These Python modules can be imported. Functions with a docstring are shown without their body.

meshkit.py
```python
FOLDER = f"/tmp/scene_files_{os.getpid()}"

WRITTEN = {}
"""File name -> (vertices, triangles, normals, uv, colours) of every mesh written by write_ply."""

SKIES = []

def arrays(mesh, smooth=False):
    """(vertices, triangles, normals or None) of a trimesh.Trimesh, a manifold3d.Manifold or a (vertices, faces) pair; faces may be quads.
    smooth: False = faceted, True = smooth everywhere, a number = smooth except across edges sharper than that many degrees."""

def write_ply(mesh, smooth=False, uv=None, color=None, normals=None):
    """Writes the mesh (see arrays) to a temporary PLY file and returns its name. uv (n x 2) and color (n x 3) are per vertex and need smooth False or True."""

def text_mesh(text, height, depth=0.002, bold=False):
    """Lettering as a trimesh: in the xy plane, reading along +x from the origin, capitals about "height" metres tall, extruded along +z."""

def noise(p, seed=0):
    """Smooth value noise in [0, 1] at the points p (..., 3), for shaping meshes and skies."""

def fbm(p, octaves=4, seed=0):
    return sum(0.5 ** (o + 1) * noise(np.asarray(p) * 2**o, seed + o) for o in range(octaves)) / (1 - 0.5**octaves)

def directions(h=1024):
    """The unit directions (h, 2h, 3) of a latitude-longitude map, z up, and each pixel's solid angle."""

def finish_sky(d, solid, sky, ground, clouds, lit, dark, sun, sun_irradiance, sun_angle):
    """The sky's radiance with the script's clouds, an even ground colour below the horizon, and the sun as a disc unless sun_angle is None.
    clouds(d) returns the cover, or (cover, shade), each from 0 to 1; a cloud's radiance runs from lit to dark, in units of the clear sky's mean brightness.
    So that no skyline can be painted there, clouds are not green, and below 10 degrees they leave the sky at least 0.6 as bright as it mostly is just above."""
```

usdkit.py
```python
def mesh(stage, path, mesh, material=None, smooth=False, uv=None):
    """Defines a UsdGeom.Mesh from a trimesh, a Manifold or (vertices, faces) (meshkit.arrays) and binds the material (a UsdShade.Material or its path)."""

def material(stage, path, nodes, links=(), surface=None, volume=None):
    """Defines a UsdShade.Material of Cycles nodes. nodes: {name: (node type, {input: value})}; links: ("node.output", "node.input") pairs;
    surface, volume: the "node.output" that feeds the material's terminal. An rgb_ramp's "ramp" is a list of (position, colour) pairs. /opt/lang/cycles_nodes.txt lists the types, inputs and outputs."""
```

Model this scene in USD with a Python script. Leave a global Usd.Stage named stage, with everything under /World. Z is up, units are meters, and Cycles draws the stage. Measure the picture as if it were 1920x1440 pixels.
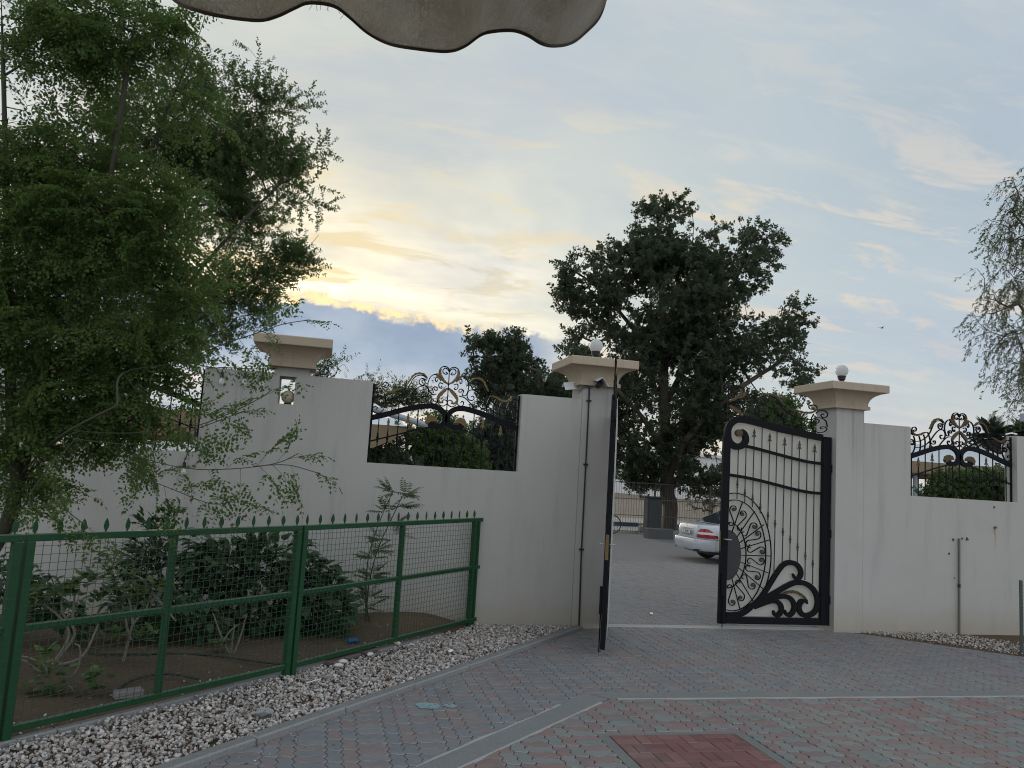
import math, random
import numpy as np
import trimesh
from shapely.geometry import Polygon, LineString, box as sbox
from shapely.prepared import prep
from pxr import Usd, UsdGeom, UsdLux, UsdShade, Gf, Sdf, Vt
import meshkit, usdkit

stage = Usd.Stage.CreateInMemory()
UsdGeom.SetStageUpAxis(stage, UsdGeom.Tokens.z)
UsdGeom.SetStageMetersPerUnit(stage, 1.0)
UsdGeom.Xform.Define(stage, '/World')
UsdGeom.Scope.Define(stage, '/World/Looks')
rnd = random.Random(7)
NP = np.random.default_rng(11)

# ------------------------------------------------------------------ camera, sky, sun, exposure
EYE = np.array([0.0, 0.0, 2.107])
PITCH, ROLL, YAW, FPX = 0.11236, 0.06134, 0.22734, 1448.3
SUN_AZ, SUN_EL = math.radians(-3.0), math.radians(11.5)
SKY_STRENGTH, SUN_INTENSITY, SUN_ANGLE, EXPOSURE = 0.1, 0.18, 14.0, 0.22

_f = np.array([math.sin(YAW) * math.cos(PITCH), math.cos(YAW) * math.cos(PITCH), math.sin(PITCH)])
_r0 = np.array([math.cos(YAW), -math.sin(YAW), 0.0])
_u0 = np.cross(_r0, _f)
CR = math.cos(ROLL) * _r0 + math.sin(ROLL) * _u0
CU = -math.sin(ROLL) * _r0 + math.cos(ROLL) * _u0
cam = UsdGeom.Camera.Define(stage, '/World/camera')
cam.AddTransformOp().Set(Gf.Matrix4d(*CR, 0, *CU, 0, *(-_f), 0, *EYE, 1))
cam.CreateFocalLengthAttr(26.0)
cam.CreateHorizontalApertureAttr(26.0 * 1920 / FPX)
cam.CreateVerticalApertureAttr(26.0 * 1440 / FPX)
cam.CreateClippingRangeAttr(Gf.Vec2f(0.1, 3000))
cam.CreateExposureAttr(EXPOSURE)


def ray(px, py):
    return _f + CR * (px - 960) / FPX - CU * (py - 720) / FPX


def at(px, py, Y):
    """The point of the upright plane y = Y seen at this place of the photograph."""
    d = ray(px, py)
    return EYE + d * (Y / d[1])


def ground_at(px, py, z=0.0):
    d = ray(px, py)
    return EYE + d * ((z - EYE[2]) / d[2])


class R(str):
    """A node output."""


class Graph:
    def __init__(self):
        self.n, self.l = {}, []

    def __call__(self, kind, out, **inputs):
        name = 'n%d' % len(self.n)
        const = {}
        for k, v in inputs.items():
            if isinstance(v, R):
                self.l.append((str(v), name + '.' + k))
            else:
                const[k] = v
        self.n[name] = (kind, const)
        return R(name + '.' + out)

    def m(self, t, a, b=0.0, c=0.0, clamp=False):
        return self('math', 'value', math_type=t, value1=a, value2=b, value3=c, use_clamp=clamp)

    def add(self, a, b): return self.m('add', a, b)
    def sub(self, a, b): return self.m('subtract', a, b)
    def mul(self, a, b): return self.m('multiply', a, b)

    def step(self, v, a, b, lo=0.0, hi=1.0):
        return self('map_range', 'result', range_type='smoothstep', value=v, from_min=a, from_max=b, to_min=lo, to_max=hi, clamp=True)

    def lin(self, v, a, b, lo=0.0, hi=1.0):
        return self('map_range', 'result', range_type='linear', value=v, from_min=a, from_max=b, to_min=lo, to_max=hi, clamp=True)

    def mix(self, fac, a, b, t='mix'):
        return self('mix', 'color', mix_type=t, fac=fac, color1=a, color2=b)

    def noise(self, vec, scale, detail=3.0, rough=0.5, dist=0.0):
        return self('noise_texture', 'fac', dimensions='3D', type='fBM', use_normalize=True, vector=vec, scale=scale, detail=detail, roughness=rough, distortion=dist)

    def xyz(self, x, y, z):
        return self('combine_xyz', 'vector', x=x, y=y, z=z)

    def pos(self): return self('geometry', 'position')
    def obj(self): return self('texture_coordinate', 'object')

    def map(self, v, scale=(1, 1, 1), loc=(0, 0, 0), rot=(0, 0, 0)):
        return self('mapping', 'vector', mapping_type='point', vector=v, location=loc, rotation=rot, scale=scale)

    def ramp(self, fac, stops):
        return self('rgb_ramp', 'color', fac=fac, ramp=stops)

    def done(self, name, surface=None, volume=None):
        return usdkit.material(stage, '/World/Looks/' + name, self.n, self.l, surface=surface and str(surface), volume=volume and str(volume))


def sky_material():
    g = Graph()
    d = g.pos()
    sep = 'separate_xyz'
    x, y, z = (g(sep, o, vector=d) for o in 'xyz')
    zc = g.m('maximum', z, 0.0)
    az = g.mul(g.m('arctan2', x, y), 57.2958)
    el = g.mul(g.m('arcsine', z), 57.2958)
    clear = g('sky_texture', 'color', sky_type='single_scattering', sun_disc=False, sun_elevation=SUN_EL, sun_rotation=SUN_AZ,
              altitude=20.0, air_density=1.0, aerosol_density=1.6, ozone_density=1.0)
    # angle from the hidden sun
    s = (math.sin(SUN_AZ) * math.cos(SUN_EL), math.cos(SUN_AZ) * math.cos(SUN_EL), math.sin(SUN_EL))
    dot = g('vector_math', 'value', math_type='dot_product', vector1=d, vector2=s)
    ang = g.mul(g.m('arccosine', g.m('minimum', dot, 0.99999)), 57.2958)
    # flat cloud layer: noise on a plane far above, so streaks flatten towards the horizon
    inv = g.m('divide', 1.0, g.add(zc, 0.16))
    flat = g.xyz(g.mul(x, inv), g.mul(y, inv), 0.0)
    veil_n = g.noise(flat, 0.9, 6.0, 0.55, 0.4)
    fine_n = g.noise(g.map(flat, (1.0, 2.2, 1.0), rot=(0, 0, 0.35)), 2.6, 8.0, 0.62, 0.5)
    veil_c = g.ramp(g.lin(ang, 0.0, 90.0), VEIL_STOPS)
    veil_f = g.step(veil_n, 0.25, 0.62, 0.62, 0.97)
    veil_c = g.mix(g.mul(g.step(veil_n, .3, .75), .55), veil_c, (4.3, 4.7, 5.2), 'mix')
    fib = g.noise(g.map(flat, (1.0, 3.0, 1.0), rot=(0, 0, -0.5)), 1.7, 7.0, .62, .6)
    veil_c = g.mix(g.mul(g.step(fib, .52, .72), .5), veil_c, g.mix(.5, veil_c, (7.4, 7.0, 6.0)))
    col = g.mix(veil_f, clear, veil_c)
    # a faint warm haze low down
    low = g.m('multiply', g.step(el, -2.0, 9.0, 1.0, 0.0), g.step(ang, 20.0, 95.0, 0.85, 0.25))
    col = g.mix(low, col, HAZE_C)
    # torn cream clouds, brightest near the sun
    tn = g.step(g.add(fine_n, g.step(ang, 4.0, 22.0, 0.045, 0.0)), 0.515, 0.64)
    band = g.mul(g.step(el, 4.0, 11.0), g.step(el, 15.0, 30.0, 1.0, 0.25))
    lit = g.ramp(g.lin(ang, 0.0, 60.0), [(0, (8.0, 6.5, 3.7)), (0.2, (7.6, 6.6, 4.4)), (0.6, (6.5, 5.9, 5.1)), (1, (5.6, 5.4, 5.2))])
    col = g.mix(g.mul(g.mul(tn, band), 0.85), col, lit)
    # grey-blue undersides beside them
    gn = g.noise(g.map(flat, (0.7, 1.3, 1.0), loc=(4.1, 2.2, 0.0)), 1.3, 6.0, 0.6, 0.3)
    col = g.mix(g.mul(g.step(gn, 0.50, 0.68), g.step(ang, 6.0, 25.0, 0.34, 0.45)), col, (3.9, 4.5, 5.5))
    # the cumulus bank that hides the sun, with a ragged golden rim
    wob = g.noise(g.xyz(g.mul(az, 0.11), g.mul(el, 0.16), 3.0), 1.0, 2.0, 0.5)
    puff = g.noise(g.xyz(g.mul(az, 0.42), g.mul(el, 0.55), 8.0), 1.6, 6.0, 0.6)
    edge = g.add(11.2, g.add(g.mul(g.sub(wob, 0.5), 2.6), g.mul(g.sub(puff, 0.5), 2.4)))
    edge = g.sub(edge, g.mul(g.m('power', g.m('divide', g.m('maximum', g.sub(az, 0.0), 0.0), 10.0), 2.0), 0.35))
    below = g.sub(edge, el)
    side = g.mul(g.step(az, 13.0, 20.0, 1.0, 0.0), g.step(az, -60.0, -35.0))
    soft = g.noise(g.xyz(g.mul(az, 0.2), g.mul(el, 0.3), 5.0), 1.3, 3.0, .5)
    bank = g.mul(g.step(g.m('divide', below, g.step(soft, .35, .65, .35, 2.4)), -0.25, 0.45), side)
    bank = g.mul(bank, g.step(below, 3.0, 10.5, 1.0, 0.35))
    bcol = g.mix(g.step(below, 0.4, 6.0), (2.75, 3.5, 4.65), (3.75, 4.55, 5.6))
    bn = g.noise(g.xyz(g.mul(az, 0.10), g.mul(el, 0.22), 1.0), 1.5, 4.0, 0.5)
    bcol = g.mix(g.step(bn, 0.4, 0.7, 0.0, 0.6), bcol, (4.5, 5.1, 5.8))
    bn2 = g.noise(g.xyz(g.mul(az, 0.25), g.mul(el, 0.5), 7.0), 1.5, 6.0, 0.6)
    bcol = g.mix(g.step(bn2, 0.5, 0.7, 0.0, 0.35), bcol, (2.8, 3.45, 4.45))
    col = g.mix(bank, col, bcol)
    rim = g.mul(g.mul(g.step(below, -0.30, 0.05), g.step(below, 0.08, 0.62, 1.0, 0.0)), g.mul(side, g.step(ang, 5.0, 17.0, 1.0, 0.15)))
    rn = g.noise(g.xyz(g.mul(az, 0.9), g.mul(el, 0.9), 4.0), 1.2, 4.0, 0.6)
    col = g.mix(g.mul(rim, g.step(rn, 0.36, 0.58, 0.1, 0.95)), col, (12.0, 8.6, 4.2))
    # ground colour below the horizon
    col = g.mix(g.step(el, -1.5, -0.2, 1.0, 0.0), col, (1.2, 1.1, 1.0))
    return g.done('sky', g('background_shader', 'background', color=col, strength=SKY_STRENGTH))


VEIL_STOPS = [(0.0, (6.1, 5.85, 4.4)), (0.10, (5.75, 5.85, 4.9)), (0.22, (5.4, 5.85, 5.45)), (0.38, (4.75, 5.5, 5.75)), (0.6, (4.3, 5.1, 5.9)), (1.0, (5.0, 5.4, 5.75))]
HAZE_C = (6.8, 5.95, 5.2)
dome = UsdLux.DomeLight.Define(stage, '/World/sky')
dome.CreateIntensityAttr(1.0)
UsdShade.MaterialBindingAPI.Apply(dome.GetPrim()).Bind(sky_material())
dome.GetPrim().SetCustomDataByKey('kind', 'structure')
sun = UsdLux.DistantLight.Define(stage, '/World/sun')
sun.CreateIntensityAttr(SUN_INTENSITY)
sun.CreateAngleAttr(SUN_ANGLE)
sun.CreateColorAttr(Gf.Vec3f(1.0, 0.86, 0.66))
sun.GetPrim().CreateAttribute('inputs:normalize', Sdf.ValueTypeNames.Bool).Set(True)
_s = np.array([math.sin(SUN_AZ) * math.cos(SUN_EL), math.cos(SUN_AZ) * math.cos(SUN_EL), math.sin(SUN_EL)])
_sx = np.cross([0, 0, 1.0], _s); _sx /= np.linalg.norm(_sx)
_sy = np.cross(_s, _sx)
sun.AddTransformOp().Set(Gf.Matrix4d(*_sx, 0, *_sy, 0, *_s, 0, 0, 0, 0, 1))


# ------------------------------------------------------------------ helpers
_used = {}


def numbered(parent, name):
    k = _used.get((parent, name), 0)
    _used[(parent, name)] = k + 1
    return '%s/%s' % (parent, name if k == 0 else '%s_%03d' % (name, k))


def path_of(p):
    return '/World' if p is None else str(p.GetPath())


def tag(p, label=None, cat=None, group=None, kind=None):
    for k, v in (('label', label), ('category', cat), ('group', group), ('kind', kind)):
        if v:
            p.SetCustomDataByKey(k, v)
    return p


def thing(name, label, cat, loc=(0, 0, 0), rotz=0.0, group=None):
    x = UsdGeom.Xform.Define(stage, numbered('/World', name))
    x.AddTranslateOp().Set(Gf.Vec3d(*map(float, loc)))
    if rotz:
        x.AddRotateZOp().Set(float(rotz))
    return tag(x.GetPrim(), label, cat, group)


def obj(name, mesh, mat, parent=None, smooth=False):
    if isinstance(mesh, MB):
        mesh = mesh.data()
    return usdkit.mesh(stage, numbered(path_of(parent), name), mesh, mat, smooth).GetPrim()


class MB:
    """Collects shapes into one mesh."""

    def __init__(self):
        self.v, self.f, self.n = [], [], 0

    def add(self, v, f):
        v, f = np.asarray(v, float).reshape(-1, 3), np.asarray(f, int)
        if f.shape[1] == 4:
            f = np.vstack([f[:, [0, 1, 2]], f[:, [0, 2, 3]]])
        self.v.append(v); self.f.append(f + self.n); self.n += len(v)
        return self

    def tm(self, m, T=None):
        v = m.vertices if T is None else trimesh.transform_points(m.vertices, T)
        return self.add(v, m.faces)

    def data(self):
        return np.vstack(self.v), np.vstack(self.f)

    def box(self, lo, hi, c=0.0):
        """A box; c > 0 chamfers every edge."""
        lo, hi = np.minimum(lo, hi).astype(float), np.maximum(lo, hi).astype(float)
        if c <= 0:
            m = trimesh.creation.box(bounds=[lo, hi])
            return self.add(m.vertices, m.faces)
        c = min(c, (hi - lo).min() * 0.45)
        pts = []
        for s in np.ndindex(2, 2, 2):
            corner = np.where(np.array(s) == 1, hi, lo)
            sg = np.where(np.array(s) == 1, -1.0, 1.0)
            for k in range(3):
                o = sg * c; o[k] = 0
                pts.append(corner + o)
        m = trimesh.PointCloud(pts).convex_hull
        return self.add(m.vertices, m.faces)

    def tube(self, pts, r, sides=6, caps=True):
        pts = np.asarray(pts, float)
        n = len(pts)
        r = np.broadcast_to(np.asarray(r, float), n)
        t = np.gradient(pts, axis=0)
        t /= np.maximum(np.linalg.norm(t, axis=1, keepdims=True), 1e-9)
        a = np.cross(t[0], [0, 0, 1.0] if abs(t[0][2]) < 0.9 else [1.0, 0, 0])
        a /= np.linalg.norm(a)
        th = np.arange(sides) * 2 * math.pi / sides
        V = []
        for i in range(n):
            a = a - t[i] * (a @ t[i]); a /= max(np.linalg.norm(a), 1e-9)
            b = np.cross(t[i], a)
            V.append(pts[i] + r[i] * (np.cos(th)[:, None] * a + np.sin(th)[:, None] * b))
        i, j = np.meshgrid(np.arange(n - 1), np.arange(sides), indexing='ij')
        j2 = (j + 1) % sides
        F = np.stack([i * sides + j, i * sides + j2, (i + 1) * sides + j2, (i + 1) * sides + j], -1).reshape(-1, 4)
        F = np.vstack([F[:, [0, 1, 2]], F[:, [0, 2, 3]]])
        V = np.vstack(V)
        if caps:
            V = np.vstack([V, pts[0], pts[-1]])
            k = np.arange(sides); k2 = (k + 1) % sides
            F = np.vstack([F, np.stack([np.full(sides, n * sides), k2, k], 1), np.stack([np.full(sides, n * sides + 1), (n - 1) * sides + k, (n - 1) * sides + k2], 1)])
        return self.add(V, F)

    def band(self, pts, half, y0, y1):
        """A flat bar along a curve of the x-z plane, from y0 to y1."""
        p = np.asarray(pts, float)
        half = np.broadcast_to(np.asarray(half, float), len(p))
        t = np.gradient(p, axis=0)
        t /= np.maximum(np.linalg.norm(t, axis=1, keepdims=True), 1e-9)
        nrm = np.stack([-t[:, 1], t[:, 0]], 1)
        L, Rr = p + nrm * half[:, None], p - nrm * half[:, None]
        n = len(p)
        V = np.zeros((n, 4, 3))
        for k, (q, yy) in enumerate(((L, y0), (Rr, y0), (Rr, y1), (L, y1))):
            V[:, k, 0], V[:, k, 2], V[:, k, 1] = q[:, 0], q[:, 1], yy
        F = []
        for i in range(n - 1):
            for k in range(4):
                F.append([i * 4 + k, i * 4 + (k + 1) % 4, i * 4 + 4 + (k + 1) % 4, i * 4 + 4 + k])
        F += [[3, 2, 1, 0], [n * 4 - 4, n * 4 - 3, n * 4 - 2, n * 4 - 1]]
        return self.add(V.reshape(-1, 3), F)

    def poly(self, polygon, z0, z1):
        m = trimesh.creation.extrude_polygon(polygon, z1 - z0, engine='earcut')
        m.apply_translation([0, 0, z0])
        return self.add(m.vertices, m.faces)

    def wallpoly(self, polygon, y0, y1):
        """A polygon of the x-z plane given thickness from y0 to y1."""
        m = trimesh.creation.extrude_polygon(polygon, y1 - y0, engine='earcut')
        v = m.vertices
        return self.add(np.stack([v[:, 0], y1 - v[:, 2], v[:, 1]], 1), m.faces)

    def lathe(self, prof, centre=(0, 0, 0), n=20):
        prof = np.asarray(prof, float)
        th = np.arange(n) * 2 * math.pi / n
        V = np.stack([prof[:, None, 0] * np.cos(th), prof[:, None, 0] * np.sin(th), np.repeat(prof[:, 1:2], n, 1)], -1).reshape(-1, 3) + centre
        i, j = np.meshgrid(np.arange(len(prof) - 1), np.arange(n), indexing='ij')
        j2 = (j + 1) % n
        return self.add(V, np.stack([i * n + j, i * n + j2, (i + 1) * n + j2, (i + 1) * n + j], -1).reshape(-1, 4))

    def square(self, prof, centre):
        """A square plan swept up a profile of (half width, z)."""
        V, F = [], []
        for w, z in prof:
            V += [[-w, -w, z], [w, -w, z], [w, w, z], [-w, w, z]]
        n = len(prof)
        for i in range(n - 1):
            for k in range(4):
                F.append([i * 4 + k, i * 4 + (k + 1) % 4, i * 4 + 4 + (k + 1) % 4, i * 4 + 4 + k])
        F += [[3, 2, 1, 0], [n * 4 - 4, n * 4 - 3, n * 4 - 2, n * 4 - 1]]
        return self.add(np.array(V) + centre, F)


def curve(pts, n=6):
    """Catmull-Rom through the points."""
    p = np.asarray(pts, float)
    if len(p) < 3:
        return p
    p = np.vstack([2 * p[0] - p[1], p, 2 * p[-1] - p[-2]])
    out = []
    for i in range(1, len(p) - 2):
        for t in np.arange(n) / n:
            out.append(0.5 * (2 * p[i] + (p[i + 1] - p[i - 1]) * t + (2 * p[i - 1] - 5 * p[i] + 4 * p[i + 1] - p[i + 2]) * t * t + (3 * p[i] - p[i - 1] - 3 * p[i + 1] + p[i + 2]) * t ** 3))
    out.append(p[-2])
    return np.array(out)


def spiral(c, r0, r1, a0, a1, n=18):
    a = np.linspace(a0, a1, n)
    r = np.linspace(r0, r1, n)
    return np.stack([c[0] + r * np.cos(a), c[1] + r * np.sin(a)], 1)


# ------------------------------------------------------------------ materials
def plain(name, col, rough=0.6, metal=0.0, var=0.12, scale=6.0, bump=0.0, bscale=60.0, spec=0.5, coat=0.0):
    g = Graph()
    p = g.pos()
    n = g.noise(p, scale, 4.0, 0.6)
    c2 = tuple(min(1, c * (1 - var)) for c in col); c3 = tuple(min(1, c * (1 + var)) for c in col)
    kw = dict(base_color=g.mix(n, c2, c3), roughness=rough, metallic=metal, specular_ior_level=spec, coat_weight=coat)
    if bump:
        kw['normal'] = g('bump', 'normal', height=g.noise(p, bscale, 4.0, 0.6), strength=bump, distance=0.01)
    return g.done(name, g('principled_bsdf', 'BSDF', **kw))


def plaster(name, col, dirt=0.5):
    g = Graph()
    p = g.pos()
    z = g('separate_xyz', 'z', vector=p)
    n1 = g.noise(p, 0.9, 5.0, 0.6)
    n2 = g.noise(g.map(p, (3.0, 3.0, 0.35)), 1.4, 5.0, 0.65)
    c = g.mix(n1, tuple(x * 0.93 for x in col), tuple(min(1, x * 1.05) for x in col))
    c = g.mix(g.mul(g.step(n2, 0.5, 0.75), 0.30 * dirt), c, tuple(x * 0.62 for x in col))
    base = g.mul(g.step(g.add(z, g.mul(g.noise(p, 3.0, 4.0, 0.6), 0.4)), 0.15, 0.75, 1.0, 0.0), 0.6 * dirt)
    c = g.mix(base, c, (col[0] * 0.80, col[1] * 0.72, col[2] * 0.60))
    rain = g.mul(g.step(g.noise(g.map(p, (7.0, 7.0, 0.12)), 1.6, 4.0, 0.6), 0.52, 0.74), g.step(z, 2.0, 3.3, 0.05, 1.0))
    c = g.mix(g.mul(rain, 0.42 * dirt), c, tuple(x * 0.55 for x in col))
    hand = g.step(g.noise(p, 1.7, 3.0, 0.5), 0.55, 0.75, 0.0, 0.22 * dirt)
    c = g.mix(hand, c, (col[0] * 0.86, col[1] * 0.82, col[2] * 0.76))
    spots = g.step(g.noise(p, 23.0, 2.0, 0.5), 0.73, 0.80, 0.0, 0.35 * dirt)
    c = g.mix(spots, c, tuple(x * 0.45 for x in col))
    h = g.add(g.mul(g.noise(p, 90.0, 5.0, 0.7), 0.8), g.mul(g.noise(p, 9.0, 3.0, 0.5), 0.6))
    bev = g('bevel', 'bevel', radius=0.012, samples=4)
    nrm = g('bump', 'normal', height=h, strength=0.42, distance=0.006, normal=bev)
    return g.done(name, g('principled_bsdf', 'BSDF', base_color=c, roughness=0.9, specular_ior_level=0.25, normal=nrm))


def paver_mat(name, col, var=0.16):
    g = Graph()
    p = g.pos()
    big = g.noise(p, 0.7, 4.0, 0.6)
    mid = g.noise(p, 7.0, 3.0, 0.5)
    ri = g('geometry', 'random_per_island')
    c = g.mix(mid, tuple(x * (1 - var) for x in col), tuple(x * (1 + var) for x in col))
    c = g.mix(g.mul(ri, 0.22), c, tuple(x * 1.3 for x in col))
    grit = g.noise(p, 220.0, 3.0, 0.7)
    c = g.mix(g.step(grit, 0.52, 0.75, 0.0, 0.4), c, tuple(x * 0.5 for x in col))
    c = g.mix(g.step(big, 0.48, 0.72, 0.0, 0.5), c, (0.27, 0.25, 0.225))
    st = g.noise(p, 1.9, 5.0, 0.65)
    c = g.mix(g.step(st, 0.56, 0.74, 0.0, 0.45), c, tuple(x * 0.55 for x in col))
    nrm = g('bump', 'normal', height=grit, strength=0.35, distance=0.004)
    return g.done(name, g('principled_bsdf', 'BSDF', base_color=c, roughness=0.82, specular_ior_level=0.35, normal=nrm))


def leaf_mat(name, stops, trans=0.35, rough=0.55):
    """Leaves, each with a tone of its own, letting some light through."""
    g = Graph()
    ri = g('geometry', 'random_per_island')
    c = g.ramp(ri, stops)
    big = g.noise(g.pos(), 0.8, 3.0, 0.6)
    c = g.mix(g.mul(big, 0.5), c, stops[0][1])
    a = g('principled_bsdf', 'BSDF', base_color=c, roughness=rough, specular_ior_level=0.3)
    tc = g('hsv', 'color', hue=0.485, saturation=1.1, value=1.25, fac=1.0, color=c)
    b = g('translucent_bsdf', 'BSDF', color=tc)
    return g.done(name, g('mix_closure', 'closure', fac=trans, closure1=a, closure2=b))


def ground_mat(name, a, b, scale=1.5, bump=0.5, spots=None):
    g = Graph()
    p = g.pos()
    n = g.noise(p, scale, 7.0, 0.65)
    f = g.noise(p, scale * 24, 4.0, 0.7)
    c = g.mix(n, a, b)
    c = g.mix(g.step(f, 0.45, 0.75, 0.0, 0.5), c, tuple(x * 0.6 for x in a))
    if spots:
        c = g.mix(g.step(g.noise(p, scale * 9, 2.0, 0.5), 0.66, 0.72, 0.0, 0.6), c, spots)
    nrm = g('bump', 'normal', height=g.add(f, n), strength=bump, distance=0.02)
    return g.done(name, g('principled_bsdf', 'BSDF', base_color=c, roughness=0.95, specular_ior_level=0.2, normal=nrm))


M = {}
M['wall'] = plaster('wall_plaster', (0.455, 0.438, 0.412), 1.25)
M['cap'] = plaster('cap_plaster', (0.455, 0.372, 0.280), 0.7)
M['iron'] = plain('black_iron', (0.007, 0.008, 0.010), 0.55, 0.0, 0.3, 20.0, 0.1, 160.0, 0.12)
M['bronze'] = plain('bronze_leaf', (0.10, 0.066, 0.032), 0.5, 0.45, 0.35, 40.0, 0.3, 90.0)
M['gold'] = plain('gold_leaf', (0.17, 0.118, 0.05), 0.6, 0.4, 0.3, 40.0, 0.3, 90.0)
M['brown_iron'] = plain('brown_iron', (0.055, 0.045, 0.038), 0.6, 0.1, 0.3, 30.0, 0.2, 120.0)
def dusty(name, col):
    g = Graph(); p = g.pos()
    n = g.noise(p, 9.0, 4.0, .6)
    c = g.mix(n, tuple(x * .8 for x in col), tuple(x * 1.3 for x in col))
    up = g('separate_xyz', 'z', vector=g('geometry', 'normal'))
    c = g.mix(g.mul(g.step(up, .5, .95), g.lin(n, .3, .7, .45, .8)), c, (.16, .20, .165))
    c = g.mix(g.step(g.noise(p, 55.0, 3.0, .6), .66, .74, 0, .5), c, (.10, .12, .09))
    c = g.mix(g.step(g.noise(p, 31.0, 3.0, .6), .71, .76, 0, .7), c, (.10, .045, .02))
    return g.done(name, g('principled_bsdf', 'BSDF', base_color=c, roughness=g.lin(n, .3, .7, .36, .6), specular_ior_level=.4))


M['green'] = dusty('green_paint', (0.004, 0.040, 0.012))
M['green_wire'] = plain('green_wire', (0.016, 0.052, 0.032), 0.5, 0.0, 0.2, 9.0)
M['concrete'] = ground_mat('kerb_concrete', (0.20, 0.205, 0.205), (0.29, 0.29, 0.285), 2.0, 0.3)
M['mortar'] = ground_mat('mortar_band', (0.27, 0.275, 0.265), (0.36, 0.36, 0.345), 2.2, 0.4)
M['joint'] = ground_mat('joint_sand', (0.075, 0.068, 0.060), (0.13, 0.12, 0.105), 3.0, 0.3)
M['soil'] = ground_mat('bed_soil', (0.105, 0.072, 0.046), (0.165, 0.118, 0.078), 1.4, 0.8, (0.24, 0.20, 0.16))
M['sand'] = ground_mat('desert_sand', (0.21, 0.165, 0.125), (0.30, 0.245, 0.19), 0.25, 0.6)
M['white_metal'] = plain('white_metal', (0.74, 0.75, 0.75), 0.4, 0.0, 0.05)
M['black_plastic'] = plain('black_plastic', (0.012, 0.012, 0.013), 0.45)
M['rod'] = plain('dull_metal', (0.17, 0.15, 0.14), 0.55, 0.5, 0.3, 30.0)
M['grey_metal'] = plain('grey_metal', (0.33, 0.36, 0.39), 0.45, 0.3, 0.1)
M['bark'] = plain('bark', (0.068, 0.055, 0.042), 0.9, 0.0, 0.4, 9.0, 0.8, 35.0)
M['bark_pale'] = plain('pale_bark', (0.17, 0.15, 0.12), 0.8, 0.0, 0.3, 25.0, 0.5, 60.0)
M['bark_green'] = plain('greenish_bark', (0.040, 0.042, 0.022), 0.8, 0.0, 0.3, 12.0, 0.4, 60.0)
# ------------------------------------------------------------------ ground and paving
W = 10.51                     # front face of the boundary wall
m = MB()
m.add([[-900, -200, -0.09], [900, -200, -0.09], [900, 1500, -0.09], [-900, 1500, -0.09]], [[0, 1, 2, 3]])
tag(obj('ground', m, M['sand']), kind='structure')

KERB_A, KERB_B = np.array([3.62, 10.40]), np.array([-2.95, 3.36])      # paving edge of the kerb, far to near
kd = (KERB_B - KERB_A) / np.linalg.norm(KERB_B - KERB_A)
kn = np.array([kd[1], -kd[0]])                                            # towards the gravel
if kn[0] > 0:
    kn = -kn
FA, FB, FC = np.array([-2.03, 6.20]), np.array([-0.18, 7.97]), np.array([2.02, 10.35])   # fence line
FZ = FA + (FA - FB) / np.linalg.norm(FA - FB) * 2.6
STRIP_A, STRIP_B = np.array([2.80, 7.24]), np.array([-0.62, 4.06])      # diagonal concrete band, right edge
sd = (STRIP_B - STRIP_A) / np.linalg.norm(STRIP_B - STRIP_A)
sn = np.array([sd[1], -sd[0]])
if sn[0] > 0:
    sn = -sn
SW = 0.22

P = 0.1125
WAVE = [(0.25, 1.0), (0.75, -1.0)]
AMP = 0.0125


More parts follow.
